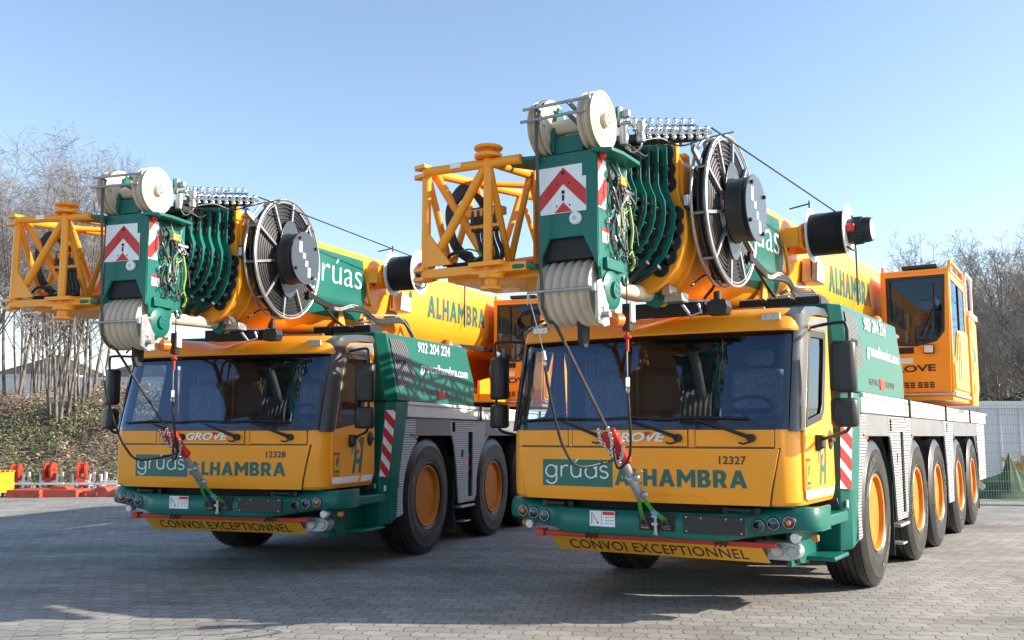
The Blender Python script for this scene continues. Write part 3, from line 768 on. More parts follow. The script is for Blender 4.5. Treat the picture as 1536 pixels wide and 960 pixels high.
    # interior
    m = MB(); m.box(-1.2, 1.2, .93, .95, 1.2, 2.2); m.box(-1.2, 1.2, 0, .95, 1.2, 1.24); m.box(-1.15, 1.15, fy(0) + .12, .12, 1.24, 1.47); m.box(-1.2, 1.2, .25, .95, 2.2, 2.22)
    m.build('cab_lining', M['interior'], body)
    for x in (.72, -.72):
        m = MB(); m.box(x - .25, x + .25, .35, .82, 1.3, 1.46); m.box(x - .24, x + .24, .74, .90, 1.4, 1.98); m.box(x - .13, x + .13, .76, .87, 2.0, 2.15); m.build('seat', M['seat'], body, bevel=.05)
    m = MB(); m.torus((0, 0, 0), .215, .016, 'z', 32, 8); m.cyl((0, 0, 0), (0, 0, -.3), .03, 10); m.bar((-.2, 0, 0), (.2, 0, 0), .05, .02)
    rot = Matrix.Translation((.78, .22, 1.60)) @ Matrix.Rotation(R(35), 4, 'X')
    for v in m.bm.verts: v.co = rot @ v.co
    m.build('steering_wheel', M['black'], body)
    m = MB(); m.box(.9, 1.17, .05, .2, 1.46, 1.56); m.box(-.2, .4, 0.0, .14, 1.46, 1.53); m.build('dashboard', M['interior'], body, bevel=.03)
    m = MB()
    for k in range(14): m.tube([(-1.0 + k * .04, .9 + .012 * (k % 2), 1.5), (-1.0 + k * .04, .9 + .012 * (k % 2), 2.18)], .018, 6)
    m.build('curtain', M['curtain'], body)
    return body
cab_body = cab_parts()

# ---- bumper -------------------------------------------------------
def bumper():
    pl = [(-1.37, .42), (-1.37, .14), (-1.335, .055), (-1.26, .015), (-1.16, -.012), (-.88, -.035), (-.78, -.10), (-.70, -.17), (-.60, -.20), (.60, -.20), (.70, -.17), (.78, -.10), (.88, -.035), (1.16, -.012), (1.26, .015), (1.335, .055), (1.37, .14), (1.37, .42)]
    def z0z1(x):
        a = min(1, max(0, (abs(x) - .72) / .5)); return .595 + .085 * a, .800 + .055 * min(1, max(0, (abs(x) - .72) / .3))
    m = MB(); rings = []
    for (x, y) in pl:
        a, b = z0z1(x); k = .985 if abs(x) > 1.3 else 1
        rings.append([(x * .97, y + .09, a - .0), (x, y + .045, a), (x, y + .012, a + .015), (x, y, a + .05), (x, y, b - .07), (x, y + .012, b - .035), (x, y + .05, b), (x * .97, y + .16, b + .004), (x * .97, y + .16, a)])
    m.loft(rings, True, True)
    b = m.build('bumper', M['teal'], crane, smooth=40)
    m = MB(); m.box(-1.2, 1.2, .06, .22, .70, .865); m.build('bumper_backing', M['dark'], b)
    for s in (1, -1):
        for x, y, z in ((.944, -.03, .716), (1.056, -.021, .7336), (1.171, -.01, .7493)):
            m = MB(); m.lathe([(.046, -.012), (.047, .0), (.046, .02), (.001, .02), (.001, .016), (.018, .014), (.032, .006), (.041, -.006), (.043, -.012)], (s * x, y, z), 'y', 28); m.cyl((s * x, y + .015, z), (s * x, y - .002, z), .010, 12); l = m.build('headlight', M['lens'], b)
            m = MB(); m.lathe([(.001, -.019), (.025, -.017), (.044, -.012)], (s * x, y, z), 'y', 28); m.build('light_glass', M['side_glass'], b)
            m = MB(); m.torus((s * x, y - .003, z), .050, .0065, 'y', 28, 6); m.build('light_rim', M['black'], b)
        x = s * 1.171; m = MB(); m.sphere((x, .0 - .024, .7493), .024, 10); m.build('indicator_bulb', M['amber'], b)
        m = MB(); m.lathe([(.001, -.03), (.034, -.03), (.042, -.02), (.035, .05), (.001, .06)], (s * 1.18, .13, .625), 'y', 20); m.build('fog_lamp', M['lens'], b)
        m = MB(); m.cyl((s * .72, -.06, .83), (s * .9, -.06, .83), .025, 12); m.box(min(s * .66, s * .96), max(s * .66, s * .96), -.04, .05, .80, .85); m.build('hinge', M['black'], b, bevel=.004)
        m = MB(); m.box(min(s * .9, s * 1.2), max(s * .9, s * 1.2), .0, .09, .858, .875); m.build('hinge_strip', M['teal'], b, bevel=.004)
    m = MB(); m.box(.02, .33, -.208, -.185, .655, .795); c = m.build('tow_coupling', M['dark'], b, bevel=.006)
    m = MB(); m.cyl((.175, -.225, .635), (.175, -.225, .78), .015, 14); m.sphere((.175, -.225, .635), .02, 12); m.box(.15, .20, -.25, -.205, .70, .72); m.box(.15, .20, -.25, -.205, .76, .78); m.build('tow_pin', M['steel'], b)
    m = MB(); m.box(.05, .12, -.235, -.2, .67, .70); m.box(.24, .30, -.235, -.2, .67, .70); split_build(m, 'coupling_eye', M['steel'], b, .008)
    m = MB(); m.box(.455, .985, -.2, -.21, .655, .795)
    m.bm.free(); m = MB(); m.box(.40, .90, -.218, -.19, .652, .79)
    pl_ = m.build('number_plate_holder', M['black'], b, bevel=.004)
    m = MB()
    for x, z in ((.43, .775), (.87, .775), (.43, .668), (.87, .668), (.55, .77), (.75, .77)): m.cyl((x, -.224, z), (x, -.216, z), .007, 8)
    m.build('plate_screw', M['steel'], b)
    m = MB(); m.poly([(-.42, -.203, .665), (-.19, -.203, .665), (-.19, -.203, .79), (-.42, -.203, .79)]); m.build('load_sticker', M['offwhite'], b, smooth=0)
    m = MB(); m.poly([(-.30, -.2045, .758), (-.195, -.2045, .758), (-.195, -.2045, .785), (-.30, -.2045, .785)]); m.build('sticker_header', M['redsheet'], b, smooth=0)
    m = MB(); m.bar((-.40, -.2045, .68), (-.40, -.2045, .775), .004, .001, (0, 1, 0)); m.bar((-.40, -.2045, .775), (-.35, -.2045, .70), .004, .001, (0, 1, 0)); m.cyl((-.345, -.206, .695), (-.345, -.2035, .695), .007, 8); m.bar((-.31, -.2045, .67), (-.31, -.2045, .785), .002, .001, (0, 1, 0))
    for k in range(3): m.bar((-.28, -.2045, .74 - k * .025), (-.20, -.2045, .74 - k * .025), .003, .001, (0, 1, 0))
    m.build('sticker_drawing', M['dark_letter'], b, smooth=0)
    # brackets from below
    m = MB()
    for x in (-.52, .62):
        m.box(x - .06, x + .06, .02, .10, .585, .62)
        for k in range(3): m.cyl((x - .04 + k * .04, .01, .535), (x - .04 + k * .04, .01, .61), .010, 10)
    m.build('board_bracket', M['black'], b, bevel=.004)
    # red load bar and the convoy board
    m = MB(); m.box(-1.0, 1.05, .03, .075, .545, .585); rb = m.build('red_bar', M['red'], crane, bevel=.006)
    m = MB(); m.box(-1.06, -.98, .0, .10, .535, .595); m.build('bar_end', M['orange_red'], rb, bevel=.008)
    n = Vector((0, .12, -.125)).normalized()
    m = MB(); f = Vector((0, -n.z, n.y)) * -.008
    tl, tr, br, bl = Vector((-.945, .07, .538)), Vector((.93, .07, .538)), Vector((.955, .19, .413)), Vector((-.905, .19, .413))
    nn = (tr - tl).cross(tl - bl).normalized()
    if nn.y > 0: nn = -nn
    m.loft([[tl, tr, br, bl], [p - nn * .008 for p in (tl, tr, br, bl)]], True, True)
    bd = m.build('convoy_board', M['yellow_board'], crane, smooth=0)
    up = (tl - bl).normalized()
    o_ = bl + nn * .001
    X = Vector((1, 0, 0)); Yv = Vector((0, -.12, .125)).normalized()
    base = Vector((-.78, .19, .413)) + Yv * .032 + nn * .0012
    text('board_lettering', 'CONVOI EXCEPTIONNEL', M['dark_letter'], bd, base, X, Yv, 1.58, .112, offset=-.004, spacing=1.05)
    # silver support foot under the bumper
    m = MB()
    for s in (1,):
        c = []
        for i in range(13):
            a = R(-90 + 180 * i / 12); c.append((s * (1.12 + .08 * cos(a)), .515 + .07 * sin(a)))
        m.prism([(s * .85, .445), *c, (s * .85, .585)] if s > 0 else [(s * .15, .59), *c[::-1], (s * .15, .42)], 'y', .16, .30)
        m.cyl((s * 1.02, .135, .515), (s * 1.02, .16, .515), .048, 24); m.cyl((s * 1.135, .145, .515), (s * 1.135, .16, .515), .04, 20)
    ft = m.build('support_foot', M['galv'], crane, bevel=.02)
    m = MB()
    for x in (.92,):
        for z in (.475, .555): m.box(x - .02, x + .02, .155, .162, z - .018, z + .018)
    m.build('foot_slot', M['black'], ft)
    m = MB(); m.box(-.86, -.55, .12, .15, .585, .64); m.build('bumper_label_plate', M['offwhite'], b)
    # side steps
    for s in (1, -1):
        m = MB(); e = lambda a, b: sorted((s * a, s * b))
        m.box(*e(1.02, 1.345), .40, 1.15, .685, .775); m.box(*e(1.06, 1.33), .72, 1.2, .39, .425) if s > 0 else None; m.box(*e(1.08, 1.30), .35, 1.2, .42, .70) if False else None
        st = m.build('cab_step', M['teal'], crane, bevel=.012)
        m = MB(); m.box(*e(1.02, 1.06), .42, 1.2, .36 if s > 0 else .62, .84); m.prism([(.40, .70), (.62, .70), (.62, .50), (.80, .42), (.80, .36), (.55, .38), (.42, .5)], 'x', *e(1.06, 1.10)) if s > 0 else None; m.box(*e(1.07, 1.09), .5, 1.15, .42, .70); m.build('step_bracket', M['teal'], st, bevel=.008)
        m = MB(); m.box(*e(1.27, 1.325), .22, .27, .595, .645); m.build('marker_lamp', M['amber'], st, bevel=.008)
        m = MB(); m.box(*e(1.30, 1.352), .37, .395, .70, .75); m.build('marker_lamp_white', M['lens'], st, bevel=.006)
        m = MB(); m.cyl((s * 1.20, .95, .83), (s * 1.30, .98, .86), .035, 16); m.tube([(s * 1.1, .9, .82), (s * 1.15, .93, .78), (s * 1.2, .95, .82)], .02, 8, smooth=3); w = m.build('work_lamp', M['dark'], st)
        m = MB(); m.cyl((s * 1.298, .979, .859), (s * 1.306, .981, .861), .028, 16); m.build('lamp_glass', M['lens'], st)
    return b
bumper()

# ---- boom ---------------------------------------------------------
BX, SL = .20, .030
def sec(w, y, top=None, full=True):
    """rounded-bottom boom section, w = half width; top-centre stays fixed"""
    k = w / .42; t = (3.56 + SL * y) if top is None else top
    h = [(0, 0), (.33, 0), (.375, -.012), (.405, -.045), (.42, -.10), (.42, -.50), (.417, -.60), (.400, -.70), (.37, -.79), (.32, -.88), (.25, -.96), (.16, -1.02), (.08, -1.043), (0, -1.05)]
    r = [(BX + x * k, y, t + z * k) for x, z in h]; l = [(BX - x * k, y, t + z * k) for x, z in h[1:-1]][::-1]
    return r + l
def collar_pts(w, top, drop=1.0, ear=0.0):
    h = [(0, 0), (.30, 0), (.36, .0), (.385, -.03), (.385, -.36), (.40, -.42), (.445, -.52), (.45, -.62), (.44, -.72), (.41, -.82), (.36, -.92), (.28, -1.01), (.18, -1.075), (.08, -1.10), (0, -1.105)]
    k = w / .45
    r = [(BX + x * k, top + z * k * drop) for x, z in h]; l = [(BX - x * k, top + z * k * drop) for x, z in h[1:-1]][::-1]
    return r + l
m = MB(); m.loft([sec(.42, y) for y in (-.62, 1, 3, 6, 9.6)], True, True)
boom = m.build('boom', M['orange'], crane, smooth=30)
m = MB(); m.prism(collar_pts(.46, 3.66, 1.06), 'y', -.68, -.62); m.prism(collar_pts(.435, 3.60, 1.04), 'y', -.62, -.42); m.prism(collar_pts(.455, 3.62, 1.04), 'y', -.42, -.39)
co = m.build('boom_collar', M['orange'], boom, bevel=.008)
def boom_side(name, pts, mat, lift):
    m = MB(); xr = BX + .42
    m.loft([[(xr + lift, y, z + SL * y) for y, z in pts], [(xr + .001, y, z + SL * y) for y, z in pts]], True, True)
    return m.build(name, mat, boom, smooth=0)
boom_side('name_panel', [(.45, 2.93), (1.93, 2.93), (2.02, 3.05), (1.90, 3.465), (.45, 3.465)], M['teal'], .004)
# lower continuation of the panel on the curved flank
m = MB(); prof = [(.42, -.62), (.417, -.66), (.400, -.70), (.37, -.79), (.345, -.835)]
m.loft([[(BX + x + .005, .45, 3.56 + SL * .45 + z) for x, z in prof], [(BX + x + .005, 1.95, 3.56 + SL * 1.95 + z) for x, z in prof]], False, False); m.build('name_panel_lower', M['teal'], boom)
def on_boom(y0, z0, lift): return lambda u, w, z: Vector((BX + .42 + lift + z, y0 + u, z0 + w + SL * (y0 + u)))
text('boom_lettering', 'grúas', M['offwhite'], boom, None, (0, 1, 0), (0, 0, 1), 1.25, .40, offset=-.012, warp=on_boom(.62, 3.00, .005))
block_text('boom_lettering', 'ALHAMBRA', M['teal_letter'], boom, 2.30, .31, on_boom(3.88, 2.95, .002), gap=.16)
for y in (2.2, 3.3, 5.1):
    m = MB(); m.cyl((BX + .415, y, 3.3), (BX + .424, y, 3.3), .05, 16); m.build('boom_port', M['pillar'], boom)
def wear_pad(parent, cs, y, r):
    """scalloped black strip held by bolts"""
    m = MB()
    for c in cs: m.cyl((c[0], y - .016, c[1]), (c[0], y, c[1]), r, 16)
    for a, b in zip(cs, cs[1:]): m.bar((a[0], y - .008, a[1]), (b[0], y - .008, b[1]), .014, r * 1.5, (1, 0, 0) if abs(a[0] - b[0]) < .03 else (0, 0, 1))
    m.mi = 1
    for c in cs: m.cyl((c[0], y - .024, c[1]), (c[0], y - .013, c[1]), .016, 10)
    return m.build('wear_pad', [M['hose'], M['galv']], parent)
# telescopic sections
YS, WS = [-1.15, -1.05, -.95, -.85, -.75], [.265, .30, .33, .365, .40]
for k in range(5):
    y, w = YS[k], WS[k]; top = 3.50 + .028 * k
    m = MB(); m.prism(collar_pts(w, top, 1.05), 'y', y, y + .012); pass
    m.prism(collar_pts(w - .035, top - .03, 1.05), 'y', y + .02, y + .11 if k < 4 else -.6)
    for a in (.385, .445, .44, .36):
        pass
    for zz in (-.62, -.80, -.98):   # gussets between the two flanges
        pts = collar_pts(w, top, 1.05); 
        p = min(pts, key=lambda q_: abs(q_[1] - (top + zz * w / .45 * 1.05)) + (10 if q_[0] < BX else 0)); q2 = (BX + (p[0] - BX) * .8, p[1] + .03)
        m.bar((p[0] - .01, y + .01, p[1]), (p[0] - .01, y + .05, p[1]), .03, .008)
    s_ = m.build('boom_section', M['teal'], boom, bevel=.004)
    # bolted wear pads: an upper and a lower strip on each side
    kk = w / .45
    for sd in (1, -1):
        for grp in ([(.30, -.10), (.315, -.20), (.31, -.29)], [(.37, -.58), (.365, -.67), (.335, -.78), (.29, -.87), (.22, -.95)]):
            wear_pad(s_, [(BX + sd * (dx - .01) * kk - sd * .01, top + dz * kk * 1.05) for dx, dz in grp], y - .001, .062 * (.6 + .4 * kk))
for sd in (1, -1):
    for grp in ([(.33, -.10), (.34, -.22), (.345, -.33)], [(.40, -.56), (.395, -.66), (.375, -.76), (.335, -.86), (.27, -.94)]):
        wear_pad(co, [(BX + sd * (dx - .02), 3.66 + dz * 1.06) for dx, dz in grp], -.681, .066)
# black sheets hanging below the nested sections
m = MB()
for k in range(4):
    w = .19 + .045 * k
    m.tube([(BX - w, -1.2 + .1 * k, 2.68 - .02 * k), (BX, -1.12 + .1 * k, 2.56 - .012 * k), (BX + w, -1.2 + .1 * k, 2.70 - .02 * k)], .018, 6, smooth=5)
m.build('skid_strip', M['hose'], boom)
# tube under the boom with its end lug
m = MB(); m.cyl((.27, -1.45, 2.46), (.27, -.50, 2.50), .055, 20); gt = m.build('boom_tube', M['cream'], crane)
m = MB(); m.prism([(-.08, -.06), (.0, -.09), (.08, -.04), (.09, .10), (.05, .22), (-.05, .22), (-.08, .1)], 'y', -.52, -.48)
for v in m.bm.verts: v.co = Vector((.33 + v.co.x, v.co.y, 2.48 + v.co.z))
m.build('tube_lug', M['teal'], gt, bevel=.005)
m = MB(); m.lathe([(.001, 0), (.055, 0), (.06, .015), (.055, .05), (.001, .05)], (.35, -.47, 2.46), 'y', 20); m.build('yellow_cap', M['yellow'], gt)
# sensor boxes and latch below the collar
m = MB(); m.box(.35, .55, -.52, -.38, 2.43, 2.50); m.tube([(.42, -.45, 2.45), (.60, -.3, 2.45), (.75, -.2, 2.46)], .012, 6); m.tube([(.5, -.4, 2.42), (.55, -.35, 2.33), (.62, -.3, 2.36), (.60, -.32, 2.43)], .016, 6); m.box(.40, .47, -.56, -.42, 2.48, 2.56)
m.build('latch_mechanism', M['steel'], crane, bevel=.005)
m = MB(); m.prism([(.66, 2.34), (.80, 2.34), (.82, 2.40), (.80, 2.46), (.66, 2.46), (.64, 2.40)], 'y', -.26, -.14); m.cyl((.72, -.2, 2.45), (.72, -.2, 2.53), .03, 12); m.build('camera_box', M['black'], crane, bevel=.008)
m = MB(); m.box(.0, .62, -.30, -.10, 2.36, 2.46); m.build('cross_bracket', M['dark'], crane, bevel=.006)
for k in range(1):
    m = MB(); m.box(.655, .70, -.72, -.56, 3.10, 3.22); m.build('floodlight', M['black'], crane, bevel=.012)
    m = MB(); m.box(.66, .695, -.727, -.719, 3.12, 3.20); m.build('floodlight_glass', M['lens'], crane, bevel=.003)
# ---- boom head ----------------------------------------------------
m = MB()
hx0, hx1, hy0, hy1 = -.015, .445, -1.745, -1.22
m.plate([(hx0, 2.52), (hx0 + .02, 2.60), (.075, 2.745), (.335, 2.745), (.405, 2.60), (hx1, 2.52), (hx1, 3.335), (hx0, 3.335)], [], 'y', hy0, hy0 + .03)
side = [(hy0, 3.335), (hy0, 2.62), (-1.70, 2.52), (-1.66, 2.30), (-1.58, 2.25), (-1.48, 2.27), (-1.42, 2.36), (-1.38, 2.50), (-1.26, 2.54), (-1.26, 3.335)]
for x0, x1 in ((hx0, hx0 + .025), (hx1 - .025, hx1)): m.plate(side, [], 'x', x0, x1)
m.box(hx0 + .02, hx1 - .02, -1.68, -1.22, 2.75, 3.32)
m.box(hx0 - .01, hx1 + .01, -1.60, -1.24, 3.335, 3.365)
for x in (.10, .33): m.prism([(-1.74, 3.36), (-1.74, 3.50), (-1.66, 3.70), (-1.60, 3.70), (-1.54, 3.45), (-1.45, 3.36)], 'x', x - .012, x + .012)
m.box(.10, .33, -1.72, -1.70, 3.345, 3.47)
m.prism([(hx1 - .02, -1.80), (hx1 + .11, -1.74), (hx1 + .13, -1.60), (hx1 + .12, -1.30), (hx1 - .02, -1.26)], 'z', 3.30, 3.33)
m.box(hx1, hx1 + .03, -1.66, -1.40, 2.52, 2.60)
head = m.build('boom_head', M['teal'], crane, bevel=.006)
m = MB(); m.box(hx0 + .03, hx1 - .03, -1.70, -1.30, 2.60, 2.748); m.build('head_recess_shade', M['dark'], head)  # dark block that paints in the shade inside the head plate cutout
m = MB()
for z in (3.30, 2.545): m.prism([(hx0 + .02, -1.82), (hx0 - .12, -1.86), (hx0 - .20, -1.82), (hx0 - .22, -1.72), (hx0 - .12, -1.58), (hx0 + .02, -1.55)], 'z', z, z + .03)
split_build(m, 'jib_bracket', M['teal'], head, .006)
def sheave(x, w, y, z, r, grooves):
    m = MB(); prof = [(.03, -w / 2), (r * .55, -w / 2), (r * .6, -w / 2 + .008), (r * .85, -w / 2 + .008), (r * .9, -w / 2), (r, -w / 2), (r, -w / 2 + .006), (r - .028, -.006), (r - .034, 0), (r - .028, .006), (r, w / 2 - .006), (r, w / 2), (r * .9, w / 2), (r * .85, w / 2 - .008), (r * .6, w / 2 - .008), (r * .55, w / 2), (.03, w / 2)]
    m.lathe(prof, (x, y, z), 'x', 56)
    return m.build('sheave', M['cream'], head, smooth=30)
for x in (-.0, .055, .385, .44): sheave(x, .052 if x < .2 else .05, -1.67, 3.545, .205, 1)
for i in range(6): sheave(.032 + i * .066, .064, -1.555, 2.385, .235, 1)
m = MB(); m.cyl((-.03, -1.67, 3.545), (.475, -1.67, 3.545), .055, 24); m.cyl((.44, -1.67, 3.545), (.50, -1.67, 3.545), .05, 24); m.cyl((-.03, -1.555, 2.385), (.44, -1.555, 2.385), .05, 20)
split_build(m, 'sheave_axle', M['cream'], head)
m = MB(); m.lathe([(.001, .025), (.055, .022), (.06, 0), (.001, 0)], (.445 + .03, -1.555, 2.385), 'x', 24); m.lathe([(.13, 0), (.135, .012), (.10, .03), (.001, .03)], (.445, -1.555, 2.385), 'x', 32)
m.build('axle_plate', M['teal'], head)
m = MB(); m.lathe([(.001, .02), (.052, .018), (.056, 0), (.001, 0)], (.478, -1.555, 2.385), 'x', 24); cap = m.build('axle_cap', M['offwhite'], head)
m = MB()
for hub_y, hub_z, hx_ in ((-1.555, 2.385, .498), (-1.67, 3.545, .50)):
    for k in range(5 if hx_ > .499 else 4):
        a = k * 2 * pi / (5 if hx_ > .499 else 4) + .6; m.cyl((hx_ - .004, hub_y + .028 * cos(a), hub_z + .028 * sin(a)), (hx_ + .003, hub_y + .028 * cos(a), hub_z + .028 * sin(a)), .0075, 8)
m.build('axle_bolt', M['dark'], head)
m = MB()
for (x0, x1, y, z) in ((-.05, .47, -1.885, 3.645), (-.07, .43, -1.885, 3.56), (-.06, .45, -1.81, 2.375)):
    m.cyl((x0, y, z), (x1, y, z), .011, 10); m.build('guide_rod', M['steel'], head); m = MB()
for x in (.07, .30): m.bar((x, -1.885, 3.645), (x, -1.67, 3.60), .014, .03); m.bar((x, -1.885, 3.56), (x, -1.67, 3.52), .014, .03)
m.box(.44, .462, -1.83, -1.55, 2.35, 2.40); m.box(.44, .462, -1.78, -1.62, 2.17, 2.42); m.cyl((.44, -1.72, 2.2), (.52, -1.72, 2.2), .022, 14)
m.cyl((-.06, -1.81, 2.375), (-.06, -1.81, 2.29), .005, 6)
split_build(m, 'rod_holder', M['steel'], head)
m = MB(); m.plate([(.40 - .04, -1.83), (.44, -1.83), (.44, -1.6), (.36, -1.6)], [], 'z', 2.10, 2.11)
m.bm.free()
m = MB(); m.plate([(-1.80, 2.42), (-1.74, 2.44), (-1.66, 2.30), (-1.62, 2.14), (-1.70, 2.12), (-1.80, 2.16)], [[(-1.75, 2.2), (-1.71, 2.2), (-1.71, 2.25), (-1.75, 2.25)]], 'x', .463, .470); m.build('cheek_plate', M['galv'], head, bevel=.003)
# chevron board on the head
cz0, cz1 = 2.915, 3.245; m = MB(); m.plate([(.0, cz0), (.365, cz0), (.365, cz1 - .09), (.335, cz1 - .09), (.335, cz1), (.0, cz1)], [], 'y', hy0 - .008, hy0 - .003)
cb = m.build('chevron_board', M['offwhite'], head, smooth=0)
m = MB(); cx = .19
def chev(zt, th):
    w = .19; return [(cx, zt), (cx + .175, zt - .175 * .98), (cx + .175, zt - .175 * .98 - th), (cx, zt - th), (cx - .19, zt - .19 * .98 - th), (cx - .19, zt - .19 * .98)]
m.plate(chev(cz1 - .012, .115), [], 'y', hy0 - .0105, hy0 - .008)
m.plate([(cx, cz0 + .075), (cx + .068, cz0 + .004), (cx - .068, cz0 + .004)], [], 'y', hy0 - .0105, hy0 - .008)
m.build('chevron_stripe', M['redsheet'], cb, smooth=0)
m = MB()
for x, z, r in ((cx, cz1 - .05, .014), (cx - .045, cz1 - .125, .007), (cx + .045, cz1 - .125, .007), (cx, cz0 + .145, .013), (cx - .05, cz0 + .05, .006), (cx + .05, cz0 + .05, .006)): m.cyl((x, hy0 - .0125, z), (x, hy0 - .010, z), r, 14)
m.box(cx - .008, cx + .008, hy0 - .0125, hy0 - .010, cz0 + .085, cz0 + .125)
m.build('board_hole', M['dark'], cb)
m = MB(); m.lathe([(.001, -.028), (.036, -.028), (.044, -.02), (.044, 0), (.001, 0)], (.285, hy0, 2.868), 'y', 24); m.build('head_roller', M['offwhite'], head)
m = MB(); m.lathe([(.001, -.032), (.015, -.032), (.015, -.026), (.001, -.026)], (.285, hy0, 2.868), 'y', 10); m.build('roller_bolt', M['steel'], head)
m = MB(); m.box(.12, .18, hy0 - .004, hy0, 3.278, 3.300); m.build('head_plate', M['teal_letter'], head, bevel=.002)
# red and white plate, labels and cabling on the right cheek of the head
xs = hx1 + .004
m = MB(); m.box(hx1, xs, -1.735, -1.615, 2.93, 3.27); sp_ = m.build('side_board', M['offwhite'], head, smooth=0)
m = MB(); m.plate([(-1.735, 3.27), (-1.66, 3.27), (-1.735, 3.17)], [], 'x', xs, xs + .002); m.plate([(-1.735, 3.04), (-1.615, 3.16), (-1.615, 3.03), (-1.70, 2.94), (-1.735, 2.94)], [], 'x', xs, xs + .002); m.build('side_board_stripe', M['redsheet'], sp_, smooth=0)
m = MB(); m.box(hx1, xs, -1.68, -1.58, 2.70, 2.80); m.build('info_label', M['offwhite'], head, smooth=0)
m = MB(); m.box(xs, xs + .001, -1.68, -1.58, 2.775, 2.80); m.build('info_label_header', M['redsheet'], head, smooth=0)
rnd = random.Random(4)
def wires(mat, n, r, seed, name='head_cable'):
    q_ = random.Random(seed); m = MB()
    for k in range(n):
        y0 = q_.uniform(-1.66, -1.30); z0 = q_.uniform(2.75, 3.30); pts = [Vector((hx1 + .02, y0, z0))]
        for j in range(q_.randint(3, 6)):
            pts.append(pts[-1] + Vector((q_.uniform(-.01, .02), q_.uniform(-.07, .09), q_.uniform(-.16, .07))))
            pts[-1].x = max(hx1 + .01, min(hx1 + .07, pts[-1].x)); pts[-1].y = max(-1.70, min(-1.24, pts[-1].y)); pts[-1].z = max(2.6, pts[-1].z)
        m.tube(pts, r, 5, smooth=4)
    return m.build(name, mat, head)
wires(M['hose'], 16, .005, 1); wires(M['wire_white'], 5, .0035, 2); wires(M['wire_green'], 2, .004, 3); wires(M['black'], 4, .011, 5)
m = MB()
for k in range(16):
    y, z = rnd.uniform(-1.55, -1.28), rnd.uniform(2.72, 3.2); d = Vector((rnd.uniform(0, .3), rnd.uniform(-1, 1), rnd.uniform(-1, 1))).normalized() * rnd.uniform(.02, .045)
    m.cyl(Vector((hx1 + .03, y, z)) - d, Vector((hx1 + .03, y, z)) + d, rnd.uniform(.006, .012), 8)
for (y, z) in ((-1.60, 2.86), (-1.52, 2.62)): m.lathe([(.001, .03), (.022, .028), (.025, 0), (.001, 0)], (hx1, y, z), 'x', 16)
m.box(hx1 + .01, hx1 + .05, -1.40, -1.26, 3.10, 3.12); split_build(m, 'plug_connector', M['chrome'], head)
m = MB(); m.box(hx1 + .02, hx1 + .05, -1.47, -1.37, 3.14, 3.20); m.build('yellow_tag', M['yellow'], head, bevel=.004)
m = MB(); m.sphere((hx1 + .02, -1.70, 3.29), .03, 12); m.build('red_cap', M['red'], head)
m = MB(); m.torus((hx1 - .03, -1.26, 2.50), .035, .015, 'x', 20, 8); m.box(hx1 - .04, hx1 - .02, -1.28, -1.24, 2.52, 2.66); m.build('head_eye', M['teal'], head)
m = MB(); m.tube([(hx1 + .03, -1.30, 3.02), (hx1 + .04, -1.27, 2.85), (hx1 + .03, -1.28, 2.72), (hx1 + .04, -1.25, 2.62), (hx1 + .02, -1.27, 2.56)], .012, 8, smooth=5); m.build('green_hose', M['wire_green'], head)
# weight sensor box by the lower sheaves
m = MB(); m.box(.455, .51, -1.40, -1.34, 2.12, 2.31); m.tube([(.48, -1.37, 2.50), (.48, -1.37, 2.31)], .006, 6); sw = m.build('limit_switch', M['black'], head, bevel=.006)
m = MB(); m.box(.511, .53, -1.40, -1.34, 2.18, 2.32); m.build('switch_cover', M['offwhite'], sw, bevel=.004)
m = MB(); m.cyl((.48, -1.37, 2.12), (.48, -1.37, 1.98), .011, 8); m.sphere((.48, -1.37, 2.08), .03, 10, (1, 1, .6)); m.build('switch_pull', M['red'], sw)
m = MB(); m.cyl((.44, -1.50, 2.19), (.46, -1.44, 2.19), .05, 18); m.build('copper_roller', M['amber'], head)
# hook for lifting eye at sheave bottom
m = MB(); m.prism([(-1.62, 2.18), (-1.50, 2.18), (-1.50, 2.06), (-1.53, 2.00), (-1.59, 2.00), (-1.62, 2.06)], 'x', .22, .26); m.build('sheave_hanger', M['dark'], head, bevel=.008)
# two rows of shackled rod ends on top of the head
m = MB()
for row, (p0, p1, n) in enumerate((((.42, -1.25, 3.64), (.80, -.80, 3.70), 9), ((.50, -1.18, 3.58), (.92, -.80, 3.62), 9))):
    p0, p1 = Vector(p0), Vector(p1); m.cyl(p0, p1, .009, 8); d = (p1 - p0).normalized()
    for k in range(n):
        c = p0.lerp(p1, (k + .3) / n); up = Vector((0, 0, 1))
        m.sphere(c + up * .032, .021, 8); m.sphere(c - up * .032, .021, 8); m.cyl(c - up * .035, c + up * .035, .011, 8); m.cyl(c - d * .022, c + d * .022, .017, 8)
m.build('rod_end_row', M['chrome'], crane)
m = MB(); m.bar((.30, -1.24, 3.53), (.82, -.78, 3.62), .16, .05); m.box(.10, .45, -1.3, -.7, 3.44, 3.50); m.build('rod_carrier', M['dark'], crane, bevel=.006)
m = MB()
for k in range(8): m.box(.30 + k * .065, .31 + k * .065, -1.2 + k * .055, -1.16 + k * .055, 3.54, 3.72)
m.tube([(.42, -1.5, 3.62), (.44, -1.46, 3.60), (.46, -1.45, 3.64), (.46, -1.45, 3.70)], .012, 8, smooth=4); split_build(m, 'carrier_tab', M['teal'], crane, .003)
